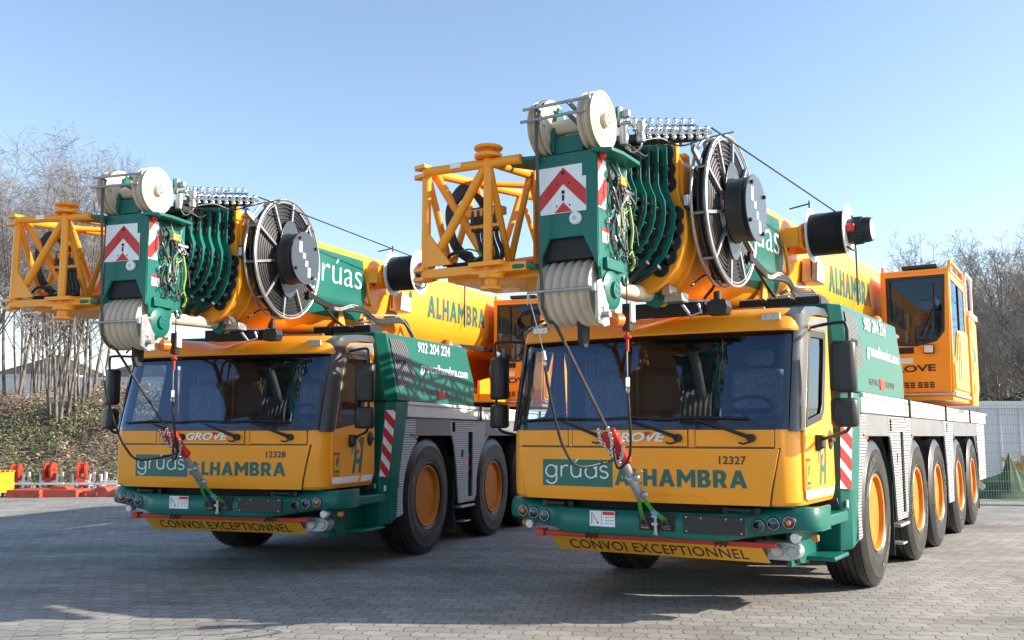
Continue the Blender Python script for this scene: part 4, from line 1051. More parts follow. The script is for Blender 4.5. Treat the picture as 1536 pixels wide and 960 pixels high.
m = MB(); m.box(.43, .47, -1.42, -1.37, 3.58, 3.72); m.box(.47, .53, -1.41, -1.37, 3.64, 3.69); m.cyl((.42, -1.40, 3.6), (.54, -1.38, 3.6), .014, 8); m.tube([(.50, -1.40, 3.44), (.54, -1.38, 3.38), (.60, -1.36, 3.42), (.60, -1.36, 3.5)], .008, 6, smooth=4); m.lathe([(.001, -.07), (.03, -.07), (.035, -.03), (.02, 0), (.035, .04), (.03, .08), (.001, .08)], (.60, -1.36, 3.52), 'z', 14); m.lathe([(.001, -.07), (.03, -.07), (.035, 0), (.03, .07), (.001, .07)], (.50, -1.42, 3.50), 'z', 14); m.build('rod_tensioner', M['steel'], crane, bevel=.004)
m = MB()
m.tube([(.60, -1.3, 3.48), (.64, -1.1, 3.54), (.72, -.92, 3.52), (.85, -.75, 3.6), (1.0, -.55, 3.68)], .007, 6, smooth=5); m.tube([(.5, -1.35, 3.45), (.55, -1.2, 3.40), (.52, -1.05, 3.46)], .006, 6, smooth=5)
m.build('top_cable', M['hose'], crane)
m = MB(); m.cyl((.30, -.55, 3.62), (.62, .4, 3.50), .045, 16); m.build('top_roller', M['cream'], crane)
m = MB(); m.bar((.75, -.75, 3.55), (.72, .05, 3.20), .03, .06); m.bar((.60, -.45, 3.45), (.70, 0, 3.0), .03, .05); m.bar((.6, -.1, 3.3), (.72, -.1, 3.3), .06, .2); m.build('reel_bracket', M['galv'], crane, bevel=.004)
# ---- big hose reel ------------------------------------------------
RY, RZ = -.08, 3.185
m = MB()
for x in (.70, .815): m.torus((x, RY, RZ), .605, .0135, 'x', 72, 8)
m.torus((.815, RY, RZ), .575, .006, 'x', 72, 6)
for x in (.81,):
    for k in range(10):
        a = 2 * pi * k / 10 + .2; m.bar((x, RY + .2 * cos(a), RZ + .2 * sin(a)), (x, RY + .60 * cos(a), RZ + .60 * sin(a)), .024, .022, (1, 0, 0))
for k in range(10):
    a = 2 * pi * k / 10 + .2; m.bar((.70, RY + .2 * cos(a), RZ + .2 * sin(a)), (.70, RY + .60 * cos(a), RZ + .60 * sin(a)), .024, .022, (1, 0, 0)); m.cyl((.70, RY + .59 * cos(a), RZ + .59 * sin(a)), (.815, RY + .59 * cos(a), RZ + .59 * sin(a)), .012, 8)
reel = m.build('hose_reel', M['steel'], crane)
m = MB()
for k in range(20):
    for x in (.738, .775): m.torus((x + (.004 if k % 2 else -.004), RY, RZ), .215 + k * .0185, .0135, 'x', 64, 7)
m.build('hose_coil', M['hose'], reel)
m = MB(); m.lathe([(.20, .0), (.20, .012), (.06, .012), (.001, .012)], (.825, RY, RZ), 'x', 40)
pts = [(RY + .29 * cos(2 * pi * i / 32), RZ + (.40 if sin(2 * pi * i / 32) > 0 else .40) * sin(2 * pi * i / 32)) for i in range(32)]
m.prism([(RY + (p[0] - RY) * .72, p[1]) for p in pts], 'x', .826, .836); m.build('reel_plate', M['reel_face'], reel, bevel=.003)
m = MB(); m.lathe([(.255, 0), (.262, .01), (.25, .03), (.255, .12), (.245, .135), (.255, .15), (.262, .17), (.001, .17)], (.836, RY, RZ), 'x', 48); m.build('reel_drum', M['black'], reel)
m = MB(); m.lathe([(.268, 0), (.270, .004), (.266, .01), (.001, .01)], (1.006, RY, RZ), 'x', 48); rc = m.build('reel_cover', M['reel_face'], reel)
m = MB()
for a in range(4):
    t = a * pi / 2 + .6; m.cyl((1.015, RY + .225 * cos(t), RZ + .225 * sin(t)), (1.035, RY + .225 * cos(t), RZ + .225 * sin(t)), .016, 10)
m.build('cover_bolt', M['dark'], reel)
m = MB()
for (y, z, w, h) in ((-.10, .10, .05, .11), (-.03, .02, .05, .055), (.02, -.055, .045, .06), (.07, -.14, .05, .10)): m.prism([(RY + y - w / 2, RZ + z - h / 2), (RY + y + w / 2, RZ + z - h / 2), (RY + y + w / 2 - .0, RZ + z + h / 2), (RY + y - w / 2, RZ + z + h / 2)], 'x', 1.016, 1.0175)
m.build('cover_label', M['offwhite'], reel, smooth=0)
# ---- small cable reel ---------------------------------------------
CY, CZ = 2.32, 3.415
m = MB()
for x in (.835, 1.195): m.lathe([(.275, -.004), (.278, .0), (.275, .006), (.001, .006), (.001, -.004)], (x, CY, CZ), 'x', 48)
cr = m.build('cable_reel', M['white'], crane)
m = MB(); prof = [(.06, .84)]
for k in range(22):
    x = .845 + k * .0155; prof += [(.205, x), (.214, x + .004), (.2145, x + .008), (.205, x + .0145)]
prof += [(.06, 1.192)]; m.lathe([(r, h) for r, h in prof], (0, CY, CZ), 'x', 40); m.build('wound_cable', M['hose'], cr)
m = MB(); m.lathe([(.001, 0), (.125, 0), (.135, .04), (.13, .12), (.125, .125), (.125, .17), (.115, .215), (.001, .215)], (1.205, CY, CZ), 'x', 36)
for k in range(24): a = 2 * pi * k / 24; m.bar((1.25, CY + .132 * cos(a), CZ + .132 * sin(a)), (1.33, CY + .130 * cos(a), CZ + .130 * sin(a)), .012, .012)
m.tube([(1.21, CY - .16, CZ - .18), (1.24, CY - .05, CZ - .2), (1.23, CY + .10, CZ - .16), (1.215, CY + .17, CZ + .02), (1.22, CY + .05, CZ + .17)], .010, 6, smooth=5); m.build('reel_motor', M['black'], cr)
m = MB(); m.lathe([(.001, .004), (.09, .004), (.10, 0), (.001, 0)], (1.42, CY, CZ), 'x', 30); m.build('motor_cap', M['alu'], cr)
m = MB(); m.box(1.206, 1.28, CY - .16, CY - .09, CZ - .03, CZ + .05); m.build('plug_cover', M['red'], cr, bevel=.008)
m = MB(); m.plate([(CY - .35, CZ - .16), (CY + .3, CZ - .14), (CY + .3, CZ + .08), (CY - .1, CZ + .12), (CY - .35, CZ + .03)], [arc(CY - .2, CZ - .04, .035, 0, 2 * pi * .95, 10), arc(CY, CZ - .02, .035, 0, 2 * pi * .95, 10), arc(CY - .08, CZ - .10, .02, 0, 2 * pi * .95, 8)], 'x', .78, .80); m.box(.60, .80, CY - .35, CY - .32, CZ - .16, CZ + .03); m.box(.60, .80, CY + .2, CY + .23, CZ - .14, CZ + .08); m.tube([(.64, CY - .33, CZ - .1), (.68, CY - .35, CZ - .35), (.63, CY - .2, CZ - .42)], .02, 8, smooth=4); m.build('reel_arm', M['orange'], cr, bevel=.004)
m = MB(); m.cyl((.82, CY, CZ - .44), (.82, CY, CZ + .36), .010, 8); m.cyl((.62, CY, CZ + .30), (.82, CY, CZ + .33), .008, 8); m.build('guide_post', M['hose'], cr)
m = MB(); m.prism([(CY + .3, CZ - .42), (CY + .62, CZ - .42), (CY + .62, CZ - .22), (CY + .36, CZ - .16)], 'x', .63, .80); m.build('control_box', M['alu'], crane, bevel=.01)
m = MB(); m.cyl((.66, 5.2, 3.05), (.66, 5.2, 3.78), .012, 8); m.cyl((.40, 5.2, 3.72), (.66, 5.2, 3.73), .008, 8); m.build('guide_post', M['hose'], crane)
m = MB(); m.tube([(.92, -.80, 3.655), (1.08, CY, CZ + .213)], .0075, 6); m.build('reel_cable', M['hose'], crane)
# ---- hoses, valves along the right flank of the boom -------------
m = MB()
for k in range(3):
    o = .022 * k
    m.tube([(.82, .3, 2.86 + o), (.80, .75, 2.80 + o), (.72, 1.2, 2.83 + o), (.74, 1.7, 2.86 + o), (.72, 2.1, 2.78 + o), (.70, 2.6, 2.84 + o), (.70, 2.95, 2.86 + o), (.69, 3.2, 2.72 + o), (.69, 3.4, 2.62 + o), (.66, 5.0, 2.72 + o), (.66, 6.4, 2.78 + o)], .017, 8, smooth=5)
m.tube([(.75, .6, 2.9), (.80, 1.0, 2.66), (.76, 1.5, 2.62), (.72, 2.0, 2.74)], .016, 8, smooth=6)
m.tube([(.70, -.3, 2.72), (.66, -.1, 2.6), (.5, .1, 2.50), (.55, .4, 2.42)], .013, 8, smooth=6); m.tube([(.6, -.45, 2.55), (.66, -.25, 2.66), (.70, .0, 2.58)], .008, 6, smooth=6)
m.build('hydraulic_hose', M['hose'], crane)
m = MB()
for k in range(2): m.tube([(.74, .5, 2.91 + .02 * k), (.77, 1.0, 2.80 + .02 * k), (.735, 1.5, 2.90 + .02 * k), (.73, 2.0, 2.86), (.715, 2.7, 2.93), (.71, 3.1, 2.80), (.70, 3.35, 2.66)], .011, 6, smooth=5)
m.build('grey_conduit', M['galv'], crane)
m = MB(); q_ = random.Random(8)
for k in range(16):
    c = Vector((.72 + q_.uniform(-.04, .06), 1.85 + q_.uniform(-.16, .16), 2.68 + q_.uniform(-.1, .1))); d = Vector((q_.uniform(-1, 1), q_.uniform(-1, 1), q_.uniform(-1, 1))).normalized() * .05; m.cyl(c - d, c + d, q_.uniform(.012, .025), 8)
m.box(.64, .74, 1.75, 1.95, 2.60, 2.74); m.build('valve_block', M['steel'], crane, bevel=.004)
m = MB(); m.prism([(1.28, 2.46), (1.62, 2.46), (1.42, 2.93)], 'x', .58, .61); m.prism([(2.9, 2.50), (3.3, 2.46), (3.05, 2.85)], 'x', .58, .61); m.build('support_fin', M['orange'], boom, bevel=.004)
# ---- luffing cylinder, slewing platform ---------------------------
m = MB(); m.cyl((.2, 2.6, 2.46), (.2, 6.8, 2.02), .19, 28); m.cyl((.2, 2.3, 2.50), (.2, 2.6, 2.46), .13, 20); m.build('luffing_cylinder', M['orange'], crane)
m = MB(); m.prism([(1.6, 2.75), (2.9, 2.70), (2.6, 2.36), (2.2, 2.36)], 'x', -.05, .45); m.build('cylinder_mount', M['orange'], boom, bevel=.01)
m = MB(); m.lathe([(.001, 0), (.95, 0), (.95, .12), (.88, .14), (.88, .2), (.001, .2)], (0, 6.9, 1.73), 'z', 56); m.build('slewing_ring', M['dark'], crane)
m = MB()
for x in (-.42, .72): m.prism([(5.6, 1.93), (9.9, 1.93), (10.2, 2.4), (10.0, 3.5), (9.4, 3.75), (8.6, 3.3), (7.2, 2.5), (5.6, 2.25)], 'x', x, x + .05)
m.box(-.7, 1.0, 5.6, 10.2, 1.93, 2.05); m.box(-.38, .72, 9.2, 10.1, 2.05, 2.6); m.build('slewing_platform', M['orange'], crane, bevel=.01)
m = MB(); m.box(-1.25, 1.3, 10.1, 11.2, 1.95, 2.62); m.box(-1.2, 1.25, 10.15, 11.15, 2.63, 3.05); m.build('counterweight', M['orange'], crane, bevel=.03)
m = MB(); m.cyl((-.3, 9.75, 2.85), (.65, 9.75, 2.85), .30, 32); m.build('winch_drum', M['rope'], crane)
m = MB(); m.box(-1.25, -.5, 5.9, 9.6, 2.0, 2.75); m.build('platform_housing', M['orange'], crane, bevel=.03)
# ---- tower cab ----------------------------------------------------
def tower():
    x0, x1, y0, y1, zb, zt = .95, 1.66, 5.32, 6.95, 1.86, 3.44
    m = MB()
    # front frame with windscreen opening
    L_, R_ = (x0, x1)
    m.plate([(x0, zb + .1), (x1, zb + .1), (x1 + .03, zt), (x0 - .0, zt)], [[(x0 + .05, 2.63), (x0 + .12, 2.56), (x0 + .35, 2.545), (x1 - .13, 2.60), (x1 - .055, 2.70), (x1 - .03, zt - .06), (x0 + .05, zt - .06)]], 'y', y0, y0 + .04)
    for x, o in ((x1, 1), (x0 - .03, 0)):
        m.plate([(y0 + .04, zb + .1), (y1, zb + .1), (y1, zt), (y0 + .04, zt)], [[(y0 + .12, 2.40), (y0 + .30, 2.38), (y0 + .62, 2.75), (y1 - .12, 2.80), (y1 - .12, zt - .1), (y0 + .12, zt - .08)]], 'x', x, x + .03)
    m.box(x0, x1, y1 - .03, y1, zb + .1, zt); m.box(x0 - .02, x1 + .04, y0 - .01, y1, zt, zt + .03)
    m.box(x0, x1, y0 + .02, y1, zb + .05, zb + .12)
    m.box(x0 + .02, x1 + .02, y0 - .03, y1, zb, zb + .05)
    tc = m.build('tower_cab', M['orange'], crane, bevel=.012)
    m = MB(); m.plate([(x0 + .035, 2.62), (x0 + .12, 2.54), (x0 + .35, 2.525), (x1 - .13, 2.58), (x1 - .04, 2.70), (x1 - .012, zt - .045), (x0 + .035, zt - .045)], [[(x0 + .06, 2.65), (x0 + .13, 2.575), (x0 + .35, 2.56), (x1 - .14, 2.615), (x1 - .07, 2.71), (x1 - .042, zt - .08), (x0 + .06, zt - .08)]], 'y', y0 - .006, y0 + .004); m.build('windscreen_seal', M['black'], tc)
    m = MB(); m.poly([(x0 + .04, y0 + .01, 2.63), (x0 + .12, y0 + .01, 2.55), (x0 + .35, y0 + .01, 2.54), (x1 - .13, y0 + .01, 2.59), (x1 - .05, y0 + .01, 2.70), (x1 - .02, y0 + .01, zt - .05), (x0 + .04, y0 + .01, zt - .05)]); m.build('tower_windscreen', M['tower_glass'], tc, smooth=0)
    for x in (x1 + .022, x0 - .022):
        m = MB(); m.poly([(x, y0 + .12, 2.40), (x, y0 + .30, 2.38), (x, y0 + .62, 2.75), (x, y1 - .12, 2.80), (x, y1 - .12, zt - .1), (x, y0 + .12, zt - .08)]); m.build('side_window', M['tower_glass'], tc, smooth=0)
    m = MB(); m.box(x1 + .005, x1 + .035, y0 + .86, y0 + .90, 2.78, zt - .09); m.build('window_bar', M['black'], tc)
    m = MB(); xc = (x0 + x1) / 2
    m.box(xc - .2, xc + .24, y0 + .5, y0 + 1.0, 2.3, 2.52); m.box(xc - .2, xc + .24, y0 + .95, y0 + 1.12, 2.45, 3.05); m.box(xc - .1, xc + .14, y0 + .97, y0 + 1.09, 3.08, 3.25); m.build('operator_seat', M['seat'], tc, bevel=.05)
    m = MB(); m.box(x0 + .1, x0 + .22, y0 + .15, y0 + .3, 2.2, 2.85); m.box(x0 + .05, x0 + .25, y0 + .12, y0 + .2, 2.75, 2.95); m.box(xc - .05, xc + .2, y0 + .2, y0 + .28, 2.2, 2.62); m.build('control_console', M['interior'], tc, bevel=.02)
    m = MB(); m.box(x0 + .03, x1 - .03, y1 - .05, y1 - .035, 2.0, 3.4); m.box(x0 + .01, x0 + .02, y0 + .06, y1 - .05, 2.0, 3.38); m.box(x0 + .03, x1 - .03, y0 + .06, y1 - .1, 3.37, 3.39); m.box(x0 + .03, x1 - .03, y0 + .1, y1 - .1, 2.0, 2.02); m.build('cab_lining', M['interior'], tc)
    # wiper
    m = MB(); m.tube([(xc + .03, y0 - .03, 2.63), (xc + .19, y0 - .04, 2.98)], .010, 6); m.tube([(xc + .10, y0 - .03, 2.63), (xc + .22, y0 - .04, 2.98)], .008, 6); m.tube([(xc + .20, y0 - .025, 2.75), (xc + .205, y0 - .025, 3.30)], .010, 6); m.box(xc + .0, xc + .13, y0 - .035, y0 - .005, 2.60, 2.64); m.build('wiper', M['black'], tc)
    text('cab_lettering', 'GROVE', M['dark_letter'], tc, (.905, y0 - .002, 2.20), (1, 0, .03), (0, 0, 1), .60, .085, offset=.03)
    m = MB()
    for r in range(3):
        for k in range(7): m.box(1.02 + k * .065 + (.02 if k > 3 else 0), 1.07 + k * .065 + (.02 if k > 3 else 0), y0 - .004, y0 + .002, 2.015 + r * .026, 2.033 + r * .026)
    m.build('vent_slot', M['dark'], tc, smooth=0)
    m = MB(); m.box(1.00, 1.27, y0 - .01, y0, 2.44, 2.515); m.build('cab_nameplate', M['dark'], tc)
    m = MB(); m.box(1.06, 1.26, y0 - .008, y0, 2.315, 2.385); m.build('cab_label', M['offwhite'], tc)
    m = MB(); m.box(1.38, 1.50, y0 - .06, y0 - .005, 2.43, 2.54); lm = m.build('work_lamp', M['black'], tc, bevel=.01)
    m = MB(); m.box(1.39, 1.49, y0 - .066, y0 - .058, 2.44, 2.53); m.build('lamp_glass', M['lens'], lm, bevel=.004)
    m = MB(); m.box(x0 - .01, x1 + .03, y0 - .045, y0 - .02, zb + .06, zb + .09); m.box(x1 + .032, x1 + .05, y0, y1, zb + .05, zb + .09); m.build('cab_sill', M['alu'], tc, bevel=.004)
    m = MB(); m.box(xc - .14, xc + .26, y0 + .05, y0 + .25, zt + .05, zt + .10); m.box(xc - .10, xc + .22, y0 + .08, y0 + .2, zt + .03, zt + .06); m.build('light_bar', M['black'], tc, bevel=.012)
    m = MB(); P_ = [(x1 + .03, y0 + .05, zt), (x1 + .04, y0 + .05, zt + .12), (x1 + .03, y1 - .3, zt + .13), (x1 + .03, y1 - .3, zt)]
    for a, b in zip(P_, P_[1:]): m.bar(a, b, .035, .035)
    m.bar((x0, y0 + .05, zt), (x0, y0 + .05, zt + .10), .035, .035); m.build('guard_rail', M['orange'], tc, bevel=.006)
    m = MB(); m.tube([(1.0, y0 - .02, 2.0), (1.0, y0 - .3, 2.4), (1.16, y0 - .5, 2.62)], .035, 10, smooth=4); m.build('cab_duct', M['galv'], tc)
    # door face with emblem, and the tall slotted side panel behind it
    m = MB(); m.plate([(y0 + .10, zb + .14), (y1 - .05, zb + .14), (y1 - .05, 2.78), (y0 + .66, 2.72), (y0 + .38, 2.36), (y0 + .10, 2.30)], [], 'x', x1 + .032, x1 + .046); m.build('cab_door', M['orange'], tc, bevel=.006)
    m = MB(); m.plate([(y0 + .40, 2.12), (y0 + .50, 2.12), (y0 + .66, 2.60), (y0 + .58, 2.60)], [], 'x', x1 + .047, x1 + .049); m.plate([(y0 + .62, 2.12), (y0 + .72, 2.12), (y0 + .80, 2.62), (y0 + .72, 2.62)], [], 'x', x1 + .047, x1 + .049); m.build('door_emblem', M['teal_letter'], tc, smooth=0)
    m = MB(); m.plate([(7.12, zb - .02), (7.75, zb - .02), (8.0, zb + .25), (8.0, 3.0), (7.12, 3.12)], [[(7.3, z), (7.42, z), (7.42, z + .16), (7.3, z + .16)] for z in (2.0, 2.3, 2.58, 2.84)], 'x', 1.64, 1.68); m.box(1.0, 1.66, 7.96, 8.0, zb, 2.9); m.box(1.0, 1.66, 7.12, 7.15, zb, 2.9)
    sd_ = m.build('side_panel', M['orange'], crane, bevel=.006); sd_.location = (-.07, 1.0, 1.865 - 1.86 * 1.085); sd_.scale = (1, 1, 1.085)
    m = MB(); m.box(1.60, 1.70, 7.10, 8.02, 3.05, 3.12); m.box(1.63, 1.66, 7.15, 7.2, 3.1, 3.66); m.box(1.63, 1.66, 7.85, 7.9, 3.1, 3.66); m.box(1.62, 1.67, 7.15, 7.9, 3.62, 3.66); m.build('ladder_frame', M['offwhite'], sd_, bevel=.004)
    m = MB(); m.box(1.68, 1.683, 7.5, 7.75, 2.45, 2.62); m.build('panel_sticker', M['teal_letter'], sd_)
tower()
for ch in crane.children:
    if ch.name.startswith('tower_cab'): ch.scale = (1.12, 1, 1.085); ch.location = (.76 - .95 * 1.12, 6.3 - 5.32, 1.865 - 1.86 * 1.085)
# ---- lattice jib folded along the left of the boom ----------------
def jib():
    m = MB()
    def pt(y, u, v):
        t = max(0, min(1, (y + 1.85) / 3.6)); xc = lerp(-.63, -.68, t); w = lerp(.27, .15, t); zc = lerp(2.95, 3.52, t) + .03 * max(0, y); h = lerp(.385, .13, t)
        return Vector((xc + u * w, y, zc + v * h))
    ys = [-1.85, -1.22, -.55, .1, .75, 1.45, 2.15, 2.85, 3.55, 4.25, 4.95, 5.65, 6.35]
    for u in (-1, 1):
        for v in (-1, 1): m.tube([pt(y, u, v) for y in ys], .034, 12)
    for i, (a, b) in enumerate(zip(ys, ys[1:])):
        r = .027 if i < 2 else .020
        for u in (-1, 1):
            mid = (a + b) / 2
            m.cyl(pt(a, u, 1), pt(mid, u, -1), r, 10); m.cyl(pt(mid, u, -1), pt(b, u, 1), r, 10)
        for v in (-1, 1):
            m.cyl(pt(a, -1 if i % 2 else 1, v), pt(b, 1 if i % 2 else -1, v), r * .9, 10)
    # front frame
    for u in (-1, 1): m.tube([pt(-1.85, u, -1.05), pt(-1.85, u, 1.05)], .034, 14)
    m.tube([pt(-1.85, -1, 1), pt(-1.85, 1, 1) + Vector((.27, 0, -.02))], .034, 14); m.bar(pt(-1.85, -1, -1), pt(-1.85, 1, -1) + Vector((.30, .05, 0)), .08, .06)
    m.cyl(pt(-1.83, .9, .95), pt(-1.83, -.9, -.85), .034, 14); m.cyl(pt(-1.78, -.9, .95), pt(-1.6, .5, -.95), .034, 14)
    # pin lugs on the left, bearing pads above and below the right post
    for v in (1, -1):
        for dz in (.035, -.035):
            c = pt(-1.85, -1, v); m.prism([(c.x - .09, c.y - .035), (c.x - .11, c.y), (c.x - .09, c.y + .035), (c.x + .02, c.y + .06), (c.x + .02, c.y - .06)], 'z', c.z + dz - .013, c.z + dz + .013)
    c = pt(-1.85, 1, 1); m.lathe([(.001, .075), (.10, .075), (.105, .065), (.10, .055), (.045, .048), (.045, .025), (.10, .018), (.10, -.005), (.001, -.005)], (c.x, c.y, c.z + .03), 'z', 28)
    c = pt(-1.85, 1, -1); m.box(c.x - .12, c.x + .15, c.y - .07, c.y + .06, c.z + .01, c.z + .04); m.box(c.x - .10, c.x + .12, c.y - .06, c.y + .05, c.z - .045, c.z - .025); m.lathe([(.001, 0), (.09, 0), (.09, -.03), (.05, -.04), (.05, -.08), (.08, -.09), (.08, -.11), (.001, -.11)], (c.x + .03, c.y, c.z - .045), 'z', 24)
    m.prism([(-.92, 2.62), (-.66, 2.62), (-.86, 2.86), (-.92, 2.86)], 'y', -1.875, -1.855)
    j = m.build('lattice_jib', M['orange'], crane, bevel=0)
    # root plate against the boom, with its oval opening
    m = MB(); m.plate([(-1.25, 2.62), (.6, 2.80), (.6, 3.25), (-.3, 3.42), (-1.25, 3.42)], [arc(-.95, 2.92, .075, 0, 2 * pi * .95, 14)], 'x', -.345, -.325); m.build('jib_plate', M['orange'], j, bevel=.004)
    m = MB(); m.box(-.30, .0, -1.0, -.3, 2.55, 2.62); m.box(-.32, -.2, -.9, -.4, 2.6, 3.3); m.prism([(-.80, 2.52), (-.02, 2.50), (-.02, 2.585), (-.40, 2.60), (-.80, 2.56)], 'y', -1.72, -1.05); m.build('jib_carrier', M['orange'], crane, bevel=.01)
    # hydraulic hoses hanging inside the jib
    m = MB()
    for k in range(4):
        o = .018 * k
        m.tube([(-.50 - o, -1.62, 3.08), (-.62 - o, -1.70, 3.18 + o), (-.74 - o, -1.72, 3.08), (-.77 - o * .5, -1.70, 2.90), (-.70 - o, -1.68, 2.76), (-.55 - o, -1.66, 2.66), (-.40, -1.6, 2.62 + o)], .018, 8, smooth=6)
    for k in range(5): m.tube([(-.58 + k * .045, -1.66, 3.02), (-.57 + k * .04, -1.66, 2.85), (-.54 + k * .045, -1.66, 2.70), (-.60 + .05 * k, -1.72, 2.64), (-.78 + .06 * k, -1.74, 2.63)], .016, 8, smooth=5)
    m.tube([(-.82, -1.75, 2.66), (-.70, -1.78, 2.72), (-.55, -1.78, 2.70), (-.60, -1.76, 2.64), (-.80, -1.77, 2.64)], .012, 8, smooth=6)
    m.build('jib_hose', M['hose'], j)
    m = MB()
    for k in range(5): m.lathe([(.03, -.12), (.034, 0), (.03, .06)], (-.60 + k * .05, -1.66, 3.0), 'z', 10)
    m.build('hose_coupling', M['black'], j)
    m = MB(); m.box(-.66, -.34, -1.69, -1.63, 2.99, 3.05); m.box(-.64, -.36, -1.69, -1.63, 2.90, 2.93); m.build('hose_holder', M['orange'], j, bevel=.006)
    m = MB(); m.tube([(-.75, -1.74, 2.68), (-.6, -1.76, 2.74), (-.5, -1.72, 2.70), (-.55, -1.75, 2.66)], .007, 6, smooth=6); m.build('green_lead', M['wire_green'], j)
    m = MB(); m.box(-.66, -.57, -1.893, -1.882, 3.315, 3.355); m.build('jib_label', M['offwhite'], j)
jib()

# ------------------------------------------------------------------ place the two cranes
def copy_tree(o, parent=None):
    c = o.copy(); col.objects.link(c)
    if parent: c.parent = parent
    for ch in list(o.children): copy_tree(ch, c)
    return c
def place(o, k):
    (x, y), t = CRANES[k]; o.location = (x, y, 0); o.rotation_euler = (0, 0, t)
GR = 'yellow mobile cranes parked side by side'
crane2 = copy_tree(crane)
place(crane, 1); place(crane2, 2)
tag(crane, 'nearer orange and green five-axle mobile crane with number 12327 on its front', 'mobile crane', GR)
tag(crane2, 'farther orange and green five-axle mobile crane with number 12328 on its front', 'mobile crane', GR)
def cab_of(c): return [ch for ch in c.children if ch.name.startswith('carrier_cab')][0]
for c, s_ in ((crane, '12327'), (crane2, '12328')):
    text('number_lettering', s_, M['dark_letter'], cab_of(c), None, (1, 0, 0), (0, 0, 1), .205, .062, offset=.012, warp=lambda u, w, z: Vector((.70 + u, fy(.70 + u, 1.185 + w) - .0165 - z, 1.185 + w)))

# ------------------------------------------------------------------ rope ends and slings hanging in front of each cab
ANCH = Vector((.05, -1.79, 2.32)); PIN = Vector((.175, -.30, .76))
def on_rope(t): return ANCH.lerp(PIN, t)
def hang(fn, name, origin):
    root = empty(name, origin)
    fn(root, origin)
    return root
D = (PIN - ANCH).normalized()
SIDE = D.cross(Vector((0, 1, 0))).normalized()
if SIDE.x < 0: SIDE = -SIDE
def rope_end(root, o):
    L = lambda p: Vector(p) - o
    m = MB(); top = Vector((.045, -1.795, 3.60)); low = Vector((.045, -1.80, 2.40))
    m.tube([L((.045, -1.60, 3.75)), L((.045, -1.72, 3.74)), L((.045, -1.84, 3.67)), L((.045, -1.875, 3.55)), L((.045, -1.80, 2.40)), L((.045, -1.77, 2.25)), L((.055, -1.70, 2.17)), L(on_rope(.10)), L(on_rope(.3)), L(on_rope(.60))], .0115, 8, smooth=3)
    m.build('hoist_rope', M['rope'], root)
    m = MB(); a, b = on_rope(.575), on_rope(.715)
    m.bar(L(a), L(a.lerp(b, .5)), .125, .06, (0, 1, 0)); m.bar(L(a.lerp(b, .42)) + SIDE * .015, L(b) + SIDE * .015, .085, .06, (0, 1, 0)); m.bar(L(a.lerp(b, .8)) + SIDE * .03, L(b) + SIDE * .04, .06, .07, (0, 1, 0)); m.cyl(L(a) + SIDE * .03 - D * .03, L(a) + SIDE * .03 + D * .05, .03, 12)
    m.build('wedge_socket', M['red'], root, bevel=.014)
    m = MB(); c = on_rope(.70); e = on_rope(.86)
    m.tube([L(c), L(c.lerp(e, .5)), L(c.lerp(e, .52)), L(e)], [.030, .034, .042, .036], 12); m.bar(L(on_rope(.78)), L(on_rope(.90)), .075, .03, (0, 1, 0)); n = Vector((1, -.35, 0)).normalized()
    for t in (.79, .875): m.cyl(L(on_rope(t)) - n * .05, L(on_rope(t)) + n * .055, .022, 10); m.sphere(L(on_rope(t)) + n * .055, .028, 10)
    m.cyl(L(on_rope(.79)) + n * .05, L(on_rope(.79)) + n * .06 + Vector((.05, -.02, .05)), .006, 6)
    m.build('swivel_shackle', M['galv'], root)
    # chains draped round the socket
    m = MB()
    def chain(pts, k):
        pts = spline([Vector(p) for p in pts], 8); tot = sum((a - b).length for a, b in zip(pts, pts[1:])); step = .024; acc = 0; nxt = 0; j = 0
        for a, b in zip(pts, pts[1:]):
            l = (b - a).length
            while nxt <= acc + l:
                p = a.lerp(b, (nxt - acc) / l); d = (b - a).normalized(); u = d.orthogonal().normalized(); w = d.cross(u)
                if j % 2: u, w = w, u
                ring = [p + d * .019 * cos(2 * pi * i / 8) + u * .013 * sin(2 * pi * i / 8) for i in range(9)]
                m.tube(ring, .0056, 5, False); j += 1; nxt += step
            acc += l
    S0 = L(on_rope(.56)); F = Vector((0, -.05, 0))
    chain([S0 - SIDE * .05 + F, S0 - SIDE * .075 + D * .10 + F, S0 - SIDE * .05 + D * .20 + F, S0 - SIDE * .03 + D * .30 + F, S0 + SIDE * .0 + D * .33 + F], 0)
    chain([S0 + SIDE * .03 + F, S0 + SIDE * .02 + D * .12 + F * 1.4, S0 - SIDE * .03 + D * .24 + F * 1.4, S0 - SIDE * .05 + D * .31 + F], 0)
    chain([S0 + SIDE * .09 + D * .14 + F, S0 + SIDE * .07 + D * .22 + F * 1.4, S0 + SIDE * .0 + D * .32 + F * 1.4, S0 - SIDE * .06 + D * .29 + F * 1.2], 0)
    m.build('chain', M['chrome'], root)
def limit_cable(root, o):
    L = lambda p: Vector(p) - o
    S1 = on_rope(.64) + Vector((0, -.05, 0))
    m = MB(); m.tube([L((.478, -1.37, 1.98)), L((.474, -1.36, 1.80))], .004, 6); m.cyl(L((.474, -1.36, 1.80)), L((.474, -1.36, 1.74)), .014, 8); m.torus(L((.474, -1.36, 1.715)), .02, .006, 'x', 14, 6)
    m.build('wire_strop', M['chrome'], root)
    m = MB(); m.tube([L((.474, -1.36, 1.70)), L((.47, -1.33, 1.52)), L((.44, -1.25, 1.36)), L((.36, -1.12, 1.24)), L((.22, -1.0, 1.17)), L(S1)], .010, 8, smooth=6); m.build('black_cable', M['hose'], root)
